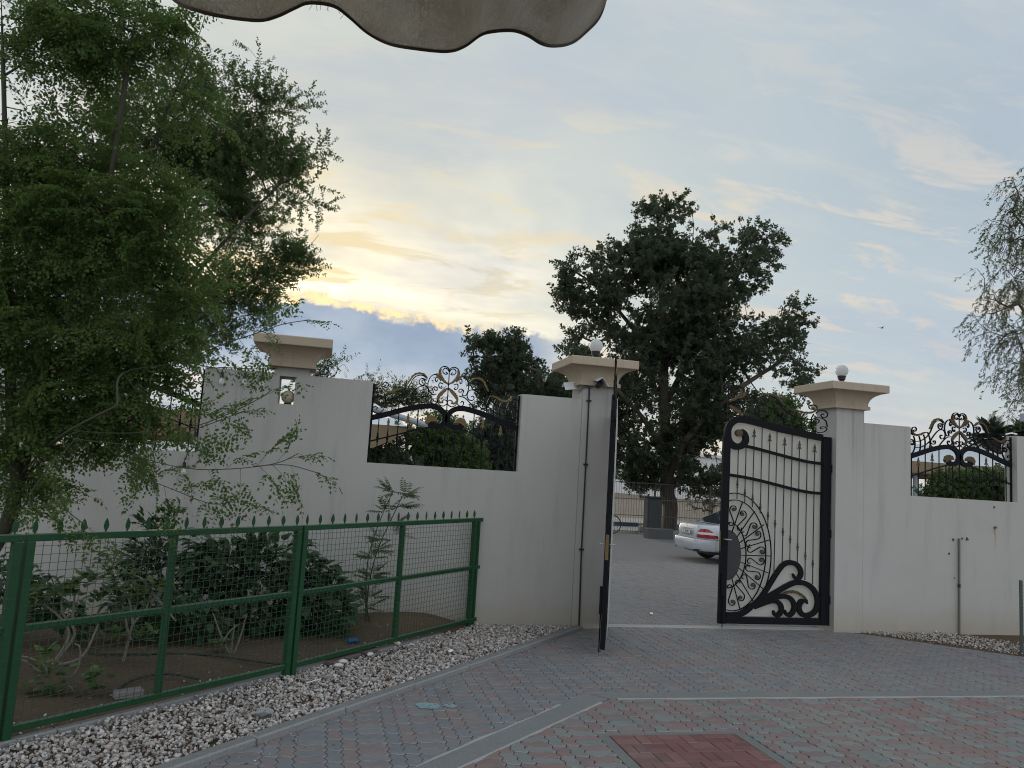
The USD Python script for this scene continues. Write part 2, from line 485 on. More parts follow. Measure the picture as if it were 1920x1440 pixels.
def paver_poly(ix, iy, nx, ny, x0, y0, gap=0.0042):
    """A wavy paver of nx by ny half-units on the grid at (x0, y0)."""
    pts = []
    for k in range(nx):
        pts.append((k * P, 0)); pts += [((k + t) * P, a * AMP) for t, a in WAVE]
    for k in range(ny):
        pts.append((nx * P, k * P)); pts += [(nx * P + a * AMP, (k + t) * P) for t, a in WAVE]
    for k in range(nx, 0, -1):
        pts.append((k * P, ny * P)); pts += [((k - 1 + t) * P, ny * P + a * AMP) for t, a in reversed(WAVE)]
    for k in range(ny, 0, -1):
        pts.append((0, k * P)); pts += [(a * AMP, (k - 1 + t) * P) for t, a in reversed(WAVE)]
    p = np.array(pts) + (x0 + ix * P, y0 + iy * P)
    return Polygon(p).buffer(-gap, join_style=2)


def lay(zone, x0, y0, x1, y1, gx, gy, pick):
    """Columns of lying pavers beside columns of standing pairs."""
    out, pz = [], prep(zone)
    nx = int((x1 - x0) / P) + 2
    ny = int((y1 - y0) / P) + 2
    for cx in range(-4, nx, 4):
        for iy in range(-2, ny):
            if True:
                out.append((cx, iy, 2, 1, 0))
        for iy in range(-2, ny, 2):
            out.append((cx + 2, iy + (cx // 4) % 2, 1, 2, 1)); out.append((cx + 3, iy + (cx // 4) % 2, 1, 2, 2))
    res = []
    for ix, iy, w, h, kind in out:
        bx, by = gx + ix * P, gy + iy * P
        bb = sbox(bx - .02, by - .02, bx + w * P + .02, by + h * P + .02)
        if not pz.intersects(bb):
            continue
        g = paver_poly(ix, iy, w, h, gx, gy)
        if not pz.contains(bb):
            g = g.intersection(zone)
            if g.is_empty or g.area < 0.0012:
                continue
            if g.geom_type != 'Polygon':
                g = max((q for q in getattr(g, 'geoms', [g]) if q.geom_type == 'Polygon'), key=lambda q: q.area, default=None)
                if g is None or g.area < 0.0012:
                    continue
        c = g.centroid
        res.append((g, pick(ix, iy, kind), (c.x, c.y)))
    return res


def block(poly, z, rng, thick=0.05, ch=0.004):
    """One paver: a prism with a worn upper edge, seated a little unevenly."""
    ring = np.array(poly.exterior.coords)[:-1]
    if poly.exterior.is_ccw is False:
        ring = ring[::-1]
    inner = poly.buffer(-ch, join_style=2)
    n = len(ring)
    c = ring.mean(0)
    tilt = rng.normal(0, 0.011, 2)
    dz = z + rng.normal(0, 0.0018)
    top = c + (ring - c) * (1 - ch * 2 / max(0.03, math.sqrt(poly.area)))
    zt = dz + (top - c) @ tilt
    V = np.vstack([np.c_[ring, zt - ch], np.c_[top, zt], np.c_[ring, np.full(n, z - thick)]])
    k = np.arange(n); k2 = (k + 1) % n
    F = [np.stack([k, k2, n + k2], 1), np.stack([k, n + k2, n + k], 1), np.stack([2 * n + k, 2 * n + k2, k2], 1), np.stack([2 * n + k, k2, k], 1)]
    tri = trimesh.creation.triangulate_polygon(Polygon(top), engine='earcut')
    tv, tf = np.asarray(tri[0]), np.asarray(tri[1])
    # match triangulated vertices with the ring
    idx = np.array([int(np.argmin(((top - q) ** 2).sum(1))) for q in tv])
    tf = idx[tf]
    a = top[tf]
    area = (a[:, 1, 0] - a[:, 0, 0]) * (a[:, 2, 1] - a[:, 0, 1]) - (a[:, 1, 1] - a[:, 0, 1]) * (a[:, 2, 0] - a[:, 0, 0])
    tf = np.where((area < 0)[:, None], tf[:, ::-1], tf)
    F.append(tf + n)
    return V, np.vstack(F)


def pave(name, blocks, mats, z, bed, limit=300, bed_z=-0.014):
    root = UsdGeom.Xform.Define(stage, numbered('/World', name)).GetPrim()
    tag(root, kind='structure')
    b = MB(); b.poly(bed, -0.075, bed_z)
    obj('joint_bed', b, M['joint'], root)
    if not blocks:
        return root
    order = sorted(range(len(blocks)), key=lambda i: -blocks[i][0].area ** 0.5 / max(0.5, blocks[i][2][0] ** 2 + blocks[i][2][1] ** 2) * (1 if in_view(blocks[i][2]) else 0.001))
    rest = {}
    for k, i in enumerate(order):
        g, mat, c = blocks[i]
        v, f = block(g, z, NP)
        if k < limit:
            obj('paver', (v, f), mats[mat], root)
        else:
            rest.setdefault(mat, MB()).add(v, f)
    for mat, mb in rest.items():
        tag(obj('paver_field', mb, mats[mat], root), kind='stuff')
    return root


def in_view(c):
    d = np.array([c[0], c[1], 0.0]) - EYE
    zz = d @ _f
    return zz > 0 and abs(d @ CR / zz) < 0.67 and abs(d @ CU / zz) < 0.51


GATE_X0, GATE_X1 = 3.955, 7.625
kerb_in = [tuple(KERB_A), tuple(KERB_B)]
upper = Polygon([(3.62, 10.40), (3.62, W + 0.12), (GATE_X0, W + 0.12), (GATE_X1, W + 0.12), (GATE_X1, W - 0.02), (7.95, W - 0.04), (9.6, 8.98), (12.5, 6.6), (12.5, 7.46), (2.90, 7.46),
                 tuple(STRIP_A + sn * SW), tuple(STRIP_B + sn * SW), tuple(STRIP_B + sn * SW + (-0.6, -0.9)), tuple(KERB_B)])
upper = upper.buffer(0)
sq = sbox(2.43, 4.2, 3.60, 6.26)
lower = Polygon([tuple(STRIP_A + (0.03, 0.0)), (12.5, 7.24), (12.5, 3.2), (-0.9, 3.2), tuple(STRIP_B)]).buffer(0).difference(sbox(2.35, 4.1, 3.68, 6.31))
outer_zone = sbox(2.0, W + 0.30, 14.5, 19.0)

GREY1, GREY2, PINK1, PINK2 = range(4)
up_mats = [paver_mat('paver_blue_grey', (0.212, 0.222, 0.232)), paver_mat('paver_grey', (0.235, 0.243, 0.248)), paver_mat('paver_dull_pink', (0.255, 0.214, 0.206)), paver_mat('paver_mauve', (0.242, 0.216, 0.214))]
lo_mats = [paver_mat('paver_green_grey', (0.222, 0.234, 0.224)), paver_mat('paver_pale_grey', (0.245, 0.254, 0.243)), paver_mat('paver_brick_pink', (0.265, 0.190, 0.178)), paver_mat('paver_rust', (0.245, 0.184, 0.174))]
red_mats = [paver_mat('red_brick', (0.22, 0.105, 0.098), 0.2), paver_mat('red_brick_pale', (0.25, 0.128, 0.115), 0.2), paver_mat('red_brick_dark', (0.185, 0.092, 0.09), 0.2)]
out_mats = [paver_mat('outer_grey', (0.25, 0.246, 0.247)), paver_mat('outer_brown', (0.262, 0.232, 0.222))]


def pick_up(ix, iy, kind):
    r = rnd.random()
    if kind == 0:
        pink = (iy + ix // 4) % 2 == 0
    else:
        pink = (kind == 1) == ((iy // 2) % 2 == 0)
    if r < 0.14:
        pink = not pink
    return (PINK1 if rnd.random() < 0.6 else PINK2) if pink else (GREY1 if rnd.random() < 0.6 else GREY2)


pave('upper_paving', lay(upper, -3.2, 3.0, 12.6, 10.8, -3.2, 3.0, pick_up), up_mats, 0.0, upper)
pave('lower_paving', lay(lower, -1.0, 3.1, 12.6, 7.3, -1.03, 3.1, pick_up), lo_mats, 0.0, lower)
pave('outer_paving', lay(outer_zone, 2.0, W + 0.3, 14.5, 19.0, 2.0, W + 0.3, lambda a, b, c: 0 if rnd.random() < 0.6 else 1), out_mats, 0.0, outer_zone)

# the red square of plain bricks, laid in basket weave of pairs
B = 0.2
reds = []
rz = sbox(2.45, 4.3, 3.58, 6.24)
for i in range(-1, 30):
    for j in range(-1, 30):
        s = (i + j) % 2
        for k in (0, 1):
            x0, y0 = 2.45 + i * 0.2, 4.24 + j * 0.2
            q = sbox(x0 + .002, y0 + k * .1 + .002, x0 + .198, y0 + k * .1 + .098) if s else sbox(x0 + k * .1 + .002, y0 + .002, x0 + k * .1 + .098, y0 + .198)
            q = q.intersection(rz)
            if q.geom_type == 'Polygon' and q.area > 0.001:
                reds.append((q, rnd.choice([0, 0, 1, 2]), (q.centroid.x, q.centroid.y)))
pave('red_paving', reds, red_mats, 0.0, rz)
# mortar margins round the red square
m = MB()
for a in ((2.35, 4.1, 2.44, 6.31), (3.59, 4.1, 3.68, 6.31), (2.44, 6.25, 3.59, 6.31)):
    m.box((a[0], a[1], -0.07), (a[2], a[3], -0.004))
tag(obj('mortar_margin', m, ground_mat('dull_mortar', (0.19, 0.20, 0.19), (0.26, 0.265, 0.25), 2.2, 0.4)), kind='structure')

# flush concrete bands
m = MB()
A, Bq = STRIP_A, STRIP_B
quad = Polygon([A + sd * 0.004, A + sn * (SW - .004), Bq + sn * (SW - .004), Bq]).buffer(0)
m.poly(quad, -0.07, 0.003)
tag(obj('concrete_band', m, M['concrete']), kind='structure')
m = MB()
m.poly(Polygon([(2.83, 7.245), (12.5, 7.245), (12.5, 7.455), (2.90, 7.455), (2.70, 7.38)]), -0.07, 0.002)
tag(obj('concrete_band', m, M['concrete']), kind='structure')
m = MB()
xs = np.arange(2.9, 12.4, 0.12)
lower_e = [(x, 7.212 + 0.012 * math.sin(x * 9.1) * math.sin(x * 3.3)) for x in xs]
m.poly(Polygon(lower_e + [(12.4, 7.243), (2.9, 7.243)]), -0.05, 0.005)
lo2 = [tuple(A + sd * s - sn * (0.02 + 0.014 * math.sin(s * 11) * math.cos(s * 4.7))) for s in np.arange(0.15, 4.4, 0.1)]
m.poly(Polygon(lo2 + [tuple(A + sd * 4.4), tuple(A + sd * 0.15)]), -0.05, 0.004)
lo3 = [tuple(A + sd * s + sn * (SW + 0.022 + 0.015 * math.sin(s * 8) * math.cos(s * 3.7))) for s in np.arange(0.5, 2.6, 0.1)]
m.poly(Polygon(lo3 + [tuple(A + sd * 2.6 + sn * SW), tuple(A + sd * 0.5 + sn * SW)]), -0.05, 0.004)
tag(obj('mortar_edge', m, plain('pale_mortar', (0.40, 0.41, 0.39), 0.9, 0, 0.15, 9.0, 0.4, 90.0)), kind='structure')
# threshold under the gate
m = MB(); m.box((GATE_X0 + .005, W + 0.13, -0.08), (GATE_X1 - .005, W + 0.295, 0.006), 0.004)
tag(obj('threshold', m, plain('threshold_concrete', (0.42, 0.40, 0.37), 0.9, 0, 0.15, 5.0, 0.4, 90.0)), kind='structure')

# kerbs: gravel kerb and the low edging under the fence, each laid as separate stones
def kerb_line(name, a, b, width, z0, z1, piece, nrm, mat):
    root = UsdGeom.Xform.Define(stage, numbered('/World', name)).GetPrim()
    tag(root, kind='structure')
    L = np.linalg.norm(b - a); d = (b - a) / L
    n = max(1, int(round(L / piece)))
    for i in range(n):
        s0, s1 = i * L / n + 0.004, (i + 1) * L / n - 0.004
        q = Polygon([a + d * s0, a + d * s1, a + d * s1 + nrm * width, a + d * s0 + nrm * width])
        v = np.array(q.exterior.coords)[:4]
        dz = rnd.uniform(-0.006, 0.006)
        lo, hi = [0, 0, 0], [s1 - s0, width, 1]
        mb = MB(); mb.box((0, 0, z0), (s1 - s0, width, z1 + dz), 0.012)
        V = mb.data()[0]
        V = np.c_[(a + d * s0)[0] + V[:, 0] * d[0] + V[:, 1] * nrm[0], (a + d * s0)[1] + V[:, 0] * d[1] + V[:, 1] * nrm[1], V[:, 2]]
        F = mb.data()[1]
        if d[0] * nrm[1] - d[1] * nrm[0] < 0:
            F = F[:, ::-1]
        obj('kerb_stone', (V, F), mat, root)
    return root


kerb_line('gravel_kerb', KERB_A, KERB_B, 0.11, -0.12, 0.055, 1.0, kn, M['concrete'])
E_A, E_B = np.array([1.62, 9.86]), np.array([-3.4, 4.72])
ed = (E_B - E_A) / np.linalg.norm(E_B - E_A); en = np.array([ed[1], -ed[0]])
if en[0] > 0:
    en = -en
kerb_line('bed_kerb', E_A, E_B, 0.08, -0.12, 0.050, 0.8, en, M['concrete'])

# planting bed of brown soil, heaped a little towards the wall
gx, gy = np.meshgrid(np.linspace(-9, 3.6, 120), np.linspace(3.2, W + 0.05, 80), indexing='ij')
e0 = E_A + en * 0.08
dist = (gx - e0[0]) * en[0] + (gy - e0[1]) * en[1]
hz = np.where(dist > 0, 0.02 + 0.035 * np.clip(dist / 0.8, 0, 1), -0.03)
hz = hz + 0.05 * (meshkit.fbm(np.stack([gx, gy, gx * 0], -1) * 1.6, 4, 3) - 0.5)
heap = 0.17 * np.exp(-(((gx - 1.35) / 0.55) ** 2 + ((gy - 10.25) / 0.30) ** 2)) + 0.13 * np.exp(-(((gx - 0.55) / 0.5) ** 2 + ((gy - 10.15) / 0.35) ** 2))
hz = hz + np.where(dist > 0, heap, 0)
hz = np.where(dist < 0, np.minimum(hz, -0.01), hz)
kk = (gx - KERB_A[0]) * kn[0] + (gy - KERB_A[1]) * kn[1]
hz = np.where(kk < 0.12, -0.085, hz)
i, j = np.meshgrid(np.arange(119), np.arange(79), indexing='ij')
F = np.stack([i * 80 + j, (i + 1) * 80 + j, (i + 1) * 80 + j + 1, i * 80 + j + 1], -1).reshape(-1, 4)
tag(obj('planting_bed', (np.stack([gx, gy, hz], -1).reshape(-1, 3), F), M['soil'], None, True), kind='structure')
m = MB(); m.poly(Polygon([(7.9, W + .02), (9.62, 8.95), (12.6, 6.55), (14, 6.5), (14, W + .02)]), -0.088, -0.01)
tag(obj('side_bed', m, M['soil']), kind='structure')

# gravel: six stone shapes scattered
def stones(name, spots, sizes, label, cat):
    pi = UsdGeom.PointInstancer.Define(stage, numbered('/World', name))
    pr = pi.GetPrim()
    tag(pr, label, cat, kind='stuff')
    protos = []
    cols = [(0.43, 0.395, 0.37), (0.50, 0.465, 0.435), (0.35, 0.315, 0.295), (0.57, 0.54, 0.51), (0.38, 0.31, 0.265), (0.46, 0.435, 0.415), (0.49, 0.42, 0.39), (0.27, 0.25, 0.235)]
    for k in range(8):
        s = trimesh.creation.icosphere(1, 0.5)
        r = np.random.default_rng(50 + k)
        v = s.vertices * (1.0, 0.68, 0.40)
        v = v * (1 + 0.5 * (meshkit.noise(s.vertices * 2.4 + 10 * k, k)[:, None] - 0.5))
        for q in range(12):
            nrm = r.normal(size=3); nrm /= np.linalg.norm(nrm)
            c = r.uniform(0.13, 0.30)
            h = v @ nrm
            v = v - np.maximum(h - c, 0)[:, None] * nrm
        mat = ('stone_%d' % k) if name == 'gravel' else ('stone_%d' % k)
        if mat not in M:
            M[mat] = plain('gravel_stone_' + 'abcdefgh'[k], cols[k], 0.85, 0, 0.18, 30.0, 0.3, 150.0)
        p = usdkit.mesh(stage, '%s/stone_%03d' % (pr.GetPath(), k), (v, s.faces), M[mat], False)
        protos.append(p.GetPath())
    pi.CreatePrototypesRel().SetTargets(protos)
    n = len(spots)
    r = np.random.default_rng(5)
    pi.CreateProtoIndicesAttr(Vt.IntArray.FromNumpy(r.integers(0, 8, n).astype(np.int32)))
    pi.CreatePositionsAttr(Vt.Vec3fArray.FromNumpy(np.asarray(spots, np.float32)))
    pi.CreateScalesAttr(Vt.Vec3fArray.FromNumpy((np.asarray(sizes)[:, None] * r.uniform(0.8, 1.2, (n, 3))).astype(np.float32)))
    q = r.normal(size=(n, 4)) * (1, 0.28, 0.28, 1); q /= np.linalg.norm(q, axis=1, keepdims=True)
    pi.CreateOrientationsAttr(Vt.QuathArray([Gf.Quath(float(a), float(b), float(c), float(d)) for a, b, c, d in q]))


gz = Polygon([tuple(KERB_A + kn * 0.11), tuple(KERB_B + kn * 0.11), tuple(E_B), tuple(E_A), (1.75, 10.05), (2.1, W), (3.62, W)]).buffer(0)
m = MB(); m.poly(gz, -0.088, -0.012)
tag(obj('gravel_base', m, M['soil']), kind='structure')


def scatter(zone, n, z0, z1, seed):
    r = np.random.default_rng(seed)
    x0, y0, x1, y1 = zone.bounds
    pz = prep(zone)
    from shapely.geometry import Point
    out = []
    while len(out) < n:
        x, y = r.uniform(x0, x1), r.uniform(y0, y1)
        if pz.contains(Point(x, y)):
            out.append((x, y, r.uniform(z0, z1)))
    return np.array(out)


sp = scatter(gz, 16500, -0.008, 0.046, 21)
thin = meshkit.fbm(sp * 1.4, 3, 8) + 0.25 * (NP.random(len(sp)) - 0.5)
sp = sp[thin > 0.30]
# strays on the paving by the kerb and on the soil by the fence
sv = np.array([[*(KERB_A + kd * s - kn * abs(w)), .006] for s, w in zip(NP.uniform(.3, 7, 70), NP.normal(0, .18, 70))] + [[*(E_A + ed * s + en * (.1 + abs(w))), .05] for s, w in zip(NP.uniform(.1, 6.5, 160), NP.normal(0, .16, 160))])
sp = np.vstack([sp, sv])
sz = NP.uniform(0.022, 0.058, len(sp)) * np.where(NP.random(len(sp)) < .08, 1.45, 1.0)
sz[-230:-160] *= .45; sz[-160:] *= .7
stones('gravel', sp, sz, 'loose white and pinkish stone chips filling the strip between green fence and kerb', 'gravel')
rg = Polygon([(8.05, W), (8.7, 10.02), (9.45, 9.25), (10.2, 8.55), (11.5, 7.6), (12.2, 7.4), (10.9, 9.2), (9.9, 10.2), (9.6, W)])
sp = scatter(rg, 2600, -0.006, 0.035, 22)
stones('gravel', sp, NP.uniform(0.022, 0.052, len(sp)), 'pale stone chips spilled along the foot of the right wall beside the gate pillar', 'gravel')
# a few strays on the soil and paving edge
r9 = np.random.default_rng(3)

# ------------------------------------------------------------------ walls and pillars
SILL, TOP, THK = 2.107, 3.197, 0.24
CAP_PROFILE = [(0.312, 3.395), (0.312, 3.445), (0.288, 3.455), (0.292, 3.50), (0.305, 3.54), (0.330, 3.58), (0.368, 3.615), (0.415, 3.640), (0.47, 3.655), (0.50, 3.662), (0.503, 3.668), (0.503, 3.772), (0.494, 3.782)]
def wall(x0, x1, notches, label):
    ring = [(x0, -0.09), (x1, -0.09), (x1, TOP)]
    for a, b in sorted(notches, reverse=True):
        ring += [(b, TOP), (b, SILL), (a, SILL), (a, TOP)]
    ring += [(x0, TOP)]
    t = thing('boundary_wall', label, 'wall')
    mb = MB(); mb.wallpoly(Polygon(ring), W, W + THK)
    obj('wall_body', mb, M['wall'], t)
    return t


# the long left wall, out of which the slotted pillar rises
PX0, PX1, PTOP = -0.772, -0.328, 3.285
ring = [(-14.0, -0.09), (3.478, -0.09), (3.478, TOP), (2.588, TOP), (2.588, SILL), (0.515, SILL), (0.515, TOP), (PX1, TOP), (PX1, PTOP), (PX0, PTOP), (PX0, TOP), (-1.62, TOP), (-1.62, SILL), (-3.70, SILL), (-3.70, TOP), (-14.0, TOP)]
slot = [(-0.695, 2.80), (-0.495, 2.80), (-0.495, 3.165), (-0.695, 3.165)]
t = thing('boundary_wall', 'long cream plastered boundary wall left of the gate, with a slotted pillar between two iron grilles', 'wall')
mb = MB(); mb.wallpoly(Polygon(ring, [slot]), W, W + THK); obj('wall_body', mb, M['wall'], t)
mb = MB(); mb.wallpoly(Polygon([(PX0 + .002, -.09), (PX1 - .002, -.09), (PX1 - .002, PTOP - .002), (PX0 + .002, PTOP - .002)], [[(x + (-.002 if x < -.6 else .002), z + (-.002 if z < 3 else .002)) for x, z in slot]]), W + THK + .001, W + .45); obj('pillar_back', mb, M['wall'], t)
mb = MB(); mb.square([(w * .98, z - .11) for w, z in CAP_PROFILE], (-.55, W + .225, 0)); obj('pillar_cap', mb, M['cap'], t)
wall(8.128, 14.0, [(8.985, 11.03)], 'cream plastered boundary wall right of the open gate with a rust stain')



def pillar(xc, half, label, dz=0.0, slot=None, capw=1.0, depth=0.25):
    t = thing('gate_pillar' if slot is None else 'slotted_pillar', label, 'pillar', (xc, W + depth, 0))
    mb = MB()
    f = 0.003                      # front just proud of the wall
    if slot is None:
        mb.wallpoly(Polygon([(-half, -0.09), (half, -0.09), (half, 3.40 + dz), (-half, 3.40 + dz)]), -depth - f, depth)
    else:
        a, b, z0, z1 = slot
        outer = Polygon([(-half, -0.09), (half, -0.09), (half, 3.40 + dz), (-half, 3.40 + dz)], [[(a, z0), (b, z0), (b, z1), (a, z1)]])
        mb.wallpoly(outer, -depth - f, depth)
    obj('shaft', mb, M['wall'], t)
    mb = MB(); mb.square([(w * capw, z + dz) for w, z in CAP_PROFILE], (0, 0, 0))
    obj('cap', mb, M['cap'], t)
    return t


pillar(3.717, 0.236, 'cream gate pillar left of the driveway carrying a globe lamp and white camera hoods')
pillar(7.88, 0.246, 'cream gate pillar right of the driveway carrying a globe lamp, no camera')
t = thing('garden_globe', 'dull beige ball lamp resting in the pillar slot behind the feathery tree', 'lamp', (-0.572, W + 0.10, 2.805))
mb = MB(); mb.tm(trimesh.creation.icosphere(3, 0.088), trimesh.transformations.translation_matrix((0, 0, 0.098)))
obj('ball', mb, plain('beige_globe', (0.46, 0.37, 0.28), 0.5, 0, 0.08), t, True)
mb = MB(); mb.lathe([(0.0, -0.004), (0.05, -0.004), (0.05, 0.014), (0.036, 0.022), (0.0, 0.022)])
obj('base', mb, M['black_plastic'], t, 40)

# globe lamps
g = Graph()
opal = g('principled_bsdf', 'BSDF', base_color=(0.80, 0.82, 0.84), roughness=0.25, specular_ior_level=0.5, subsurface_weight=0.0)
M['opal'] = g.done('opal_globe', g('mix_closure', 'closure', fac=0.35, closure1=opal, closure2=g('translucent_bsdf', 'BSDF', color=(0.85, 0.85, 0.84))))
for xc, zt, lab in ((3.735, 3.782, 'white globe lamp on the cap of the left gate pillar, against dark leaves'), (7.90, 3.782, 'white globe lamp on the cap of the right gate pillar, against clear sky')):
    t = thing('globe_lamp', lab, 'lamp', (xc, W + 0.25, zt), group='globe lamps on the gate pillars')
    mb = MB(); mb.lathe([(0.0, -0.004), (0.066, -0.004), (0.066, 0.012), (0.045, 0.026), (0.042, 0.098), (0.058, 0.108), (0.060, 0.14), (0.066, 0.150), (0.066, 0.163), (0.0, 0.166)])
    obj('lamp_base', mb, M['black_plastic'], t, 40)
    mb = MB(); mb.tm(trimesh.creation.icosphere(4, 0.099), trimesh.transformations.translation_matrix((0, 0, 0.246)))
    obj('globe', mb, M['opal'], t, True)
# ------------------------------------------------------------------ wrought iron
def fan(mb, c, r, y0, y1, a0=0.0, a1=2 * math.pi, lobes=9):
    """A scalloped rosette leaf."""
    th = np.linspace(a0, a1, 46)
    rr = r * (0.90 + 0.10 * np.abs(np.cos(lobes * (th - a0) * 0.5)))
    ring = [(c[0] + q * math.cos(a), c[1] + q * math.sin(a)) for q, a in zip(rr, th)]
    if a1 - a0 < 6.2:
        ring.append((c[0], c[1]))
    mb.wallpoly(Polygon(ring).buffer(0), y0, y1)


def acanthus(mb, pts, width, y0, y1, sides=(1, 1), lobes=7):
    """A leaf along a curve with a lobed outline."""
    p = curve(pts, 10)
    t = np.gradient(p, axis=0); t /= np.maximum(np.linalg.norm(t, axis=1, keepdims=True), 1e-9)
    nrm = np.stack([-t[:, 1], t[:, 0]], 1)
    s = np.linspace(0, 1, len(p))
    w = width * np.sin(np.pi * np.clip(s * 0.92 + 0.05, 0, 1)) ** 0.7 * (0.50 + 0.50 * np.abs(np.sin(s * math.pi * lobes)))
    L = p + nrm * (w * sides[0] + 0.003)[:, None]
    Rr = p - nrm * (w * sides[1] + 0.003)[:, None]
    pg = Polygon(np.vstack([L, Rr[::-1]])).buffer(0)
    for q in getattr(pg, 'geoms', [pg]):
        if q.geom_type == 'Polygon' and q.area > 1e-5:
            mb.wallpoly(q, y0, y1)


def knot(mb, x, z, y, h=0.17, w=0.019):
    mb.lathe([(0.004, -h / 2), (w * .75, -h * .30), (w * .55, -h * .22), (w, 0.0), (w * .55, h * .22), (w * .75, h * .30), (0.004, h / 2)], (x, y, z), 8)


def spear(mb, x, z, y, s=1.0):
    mb.wallpoly(Polygon([(x - .006, z), (x + .006, z), (x + .008, z + .03 * s), (x + .034 * s, z + .012 * s), (x + .030 * s, z + .035 * s), (x + .012 * s, z + .058 * s), (x + .022 * s, z + .085 * s), (x, z + .155 * s),
                         (x - .022 * s, z + .085 * s), (x - .012 * s, z + .058 * s), (x - .030 * s, z + .035 * s), (x - .034 * s, z + .012 * s), (x - .008, z + .03 * s)]), y - .006, y + .006)


GY = W + 0.11               # plane of the grilles and the closed gate
GXC = 1.551                 # middle of the middle opening


def z1(pts):
    """Points drawn on the middle grille, in metres from the middle of its sill."""
    out = []
    for x, y in pts:
        p = at(680 + x / 6.0, 670 + y / 6.0, GY)
        out.append((min(p[0] - GXC, 0.0) if x < 975 else p[0] - GXC, p[2] - SILL))
    return np.array(out)


_shift = z1([(965, 400)])[0][0]
CREST = [   # (part name, points)
    ('scroll', [(935, 165), (955, 185), (930, 190), (905, 170), (905, 140), (930, 122), (958, 135), (972, 160)]),
    ('scroll', [(972, 160), (968, 125), (930, 103), (885, 115), (860, 160), (868, 215), (905, 262), (960, 305)]),
    ('scroll', [(800, 340), (810, 365), (835, 368), (838, 345), (815, 333), (785, 350), (795, 398), (755, 395), (737, 340), (736, 285), (760, 225), (800, 195), (850, 195)]),
    ('scroll', [(845, 250), (832, 275), (818, 255), (828, 225), (858, 232), (880, 265)]),
    ('scroll', [(885, 320), (893, 345), (870, 345), (855, 315), (868, 285), (905, 300)]),
    ('scroll', [(960, 345), (905, 375), (855, 420), (838, 470), (855, 525), (900, 548), (945, 525), (945, 490), (915, 478), (890, 500), (905, 515)]),
    ('scroll', [(800, 490), (790, 470), (770, 475), (768, 505), (795, 525), (830, 512), (845, 480)]),
    ('scroll', [(675, 285), (665, 265), (690, 255), (703, 285), (675, 315), (640, 295), (640, 255), (675, 238), (725, 258)]),
    ('scroll', [(690, 400), (672, 390), (655, 410), (672, 440), (715, 435), (738, 395), (730, 345), (690, 320), (630, 335), (570, 385), (520, 440), (490, 490)]),
    ('scroll', [(548, 490), (545, 468), (570, 465), (575, 495), (545, 512), (505, 495), (500, 480)]),
    ('scroll', [(490, 490), (505, 530), (560, 556), (625, 535), (690, 475), (760, 425), (830, 415)]),
    ('arc', [(245, 470), (330, 465), (420, 430), (490, 370), (530, 310), (570, 240), (620, 205), (680, 205), (725, 238)]),
    ('arc', [(245, 548), (340, 548), (440, 505), (490, 470)]),
    ('tie', [(325, 400), (342, 470), (335, 545), (318, 612)]),
    ('tie', [(398, 380), (415, 450), (412, 520), (398, 595)]),
    ('tie', [(465, 350), (492, 430), (494, 500), (480, 575)]),
    ('scroll', [(240, 395), (255, 460), (250, 540), (215, 610), (165, 632), (120, 610), (108, 575), (135, 555), (165, 560), (160, 580), (145, 578)]),
    ('scroll', [(262, 318), (245, 322), (250, 338), (280, 330), (290, 300), (265, 280), (232, 290), (215, 325), (235, 365)]),
    ('scroll', [(150, 398), (165, 390), (175, 410), (155, 435), (125, 425), (118, 385), (145, 350), (195, 350), (225, 385)]),
    ('scroll', [(205, 495), (222, 505), (235, 485), (215, 462), (185, 475), (195, 510), (240, 510), (250, 475), (215, 445), (165, 445), (125, 480), (105, 555)]),
]
CREST_LEAF = [
    ([(215, 312), (228, 355), (275, 388), (340, 385), (400, 362), (448, 352)], 16, (1, 0.4)),
    ([(500, 310), (535, 262), (572, 210), (625, 185), (690, 195), (730, 240)], 16, (1, 0.25)),
    ([(960, 300), (915, 270), (878, 215), (868, 165), (885, 130)], 20, (0.6, 1)),
    ([(830, 180), (850, 215), (885, 255)], 17, (1, 1)),
    ([(955, 348), (905, 385), (862, 425), (835, 470)], 24, (1, 0.8)),
    ([(845, 470), (870, 510), (905, 500)], 13, (1, 0.6)),
]


def mirror(p):
    return np.asarray(p) * (-1, 1)


def crest(root, fit, y0, y1, leaf, half=True, sgn=(1, -1), r=0.0062):
    sc = 0.0008 * 1.0
    for s in sgn:
        for nm, pts in CREST:
            p = z1(pts) - (_shift, 0)
            p[:, 0] = np.minimum(p[:, 0], 0)
            p = fit(curve(p * (s, 1), 5))
            mb = MB(); mb.band(p, r, y0, y1)
            obj(nm, mb, M['iron'], root)
        for k, (pts, w, sd_) in enumerate(CREST_LEAF):
            p = fit((z1(pts) - (_shift, 0)) * (s, 1))
            mb = MB(); acanthus(mb, p, w / 6.0 / 138, y0 - 0.006, y1 + 0.006, sd_ if s > 0 else sd_[::-1])
            obj('acanthus_leaf', mb, M[leaf], root)


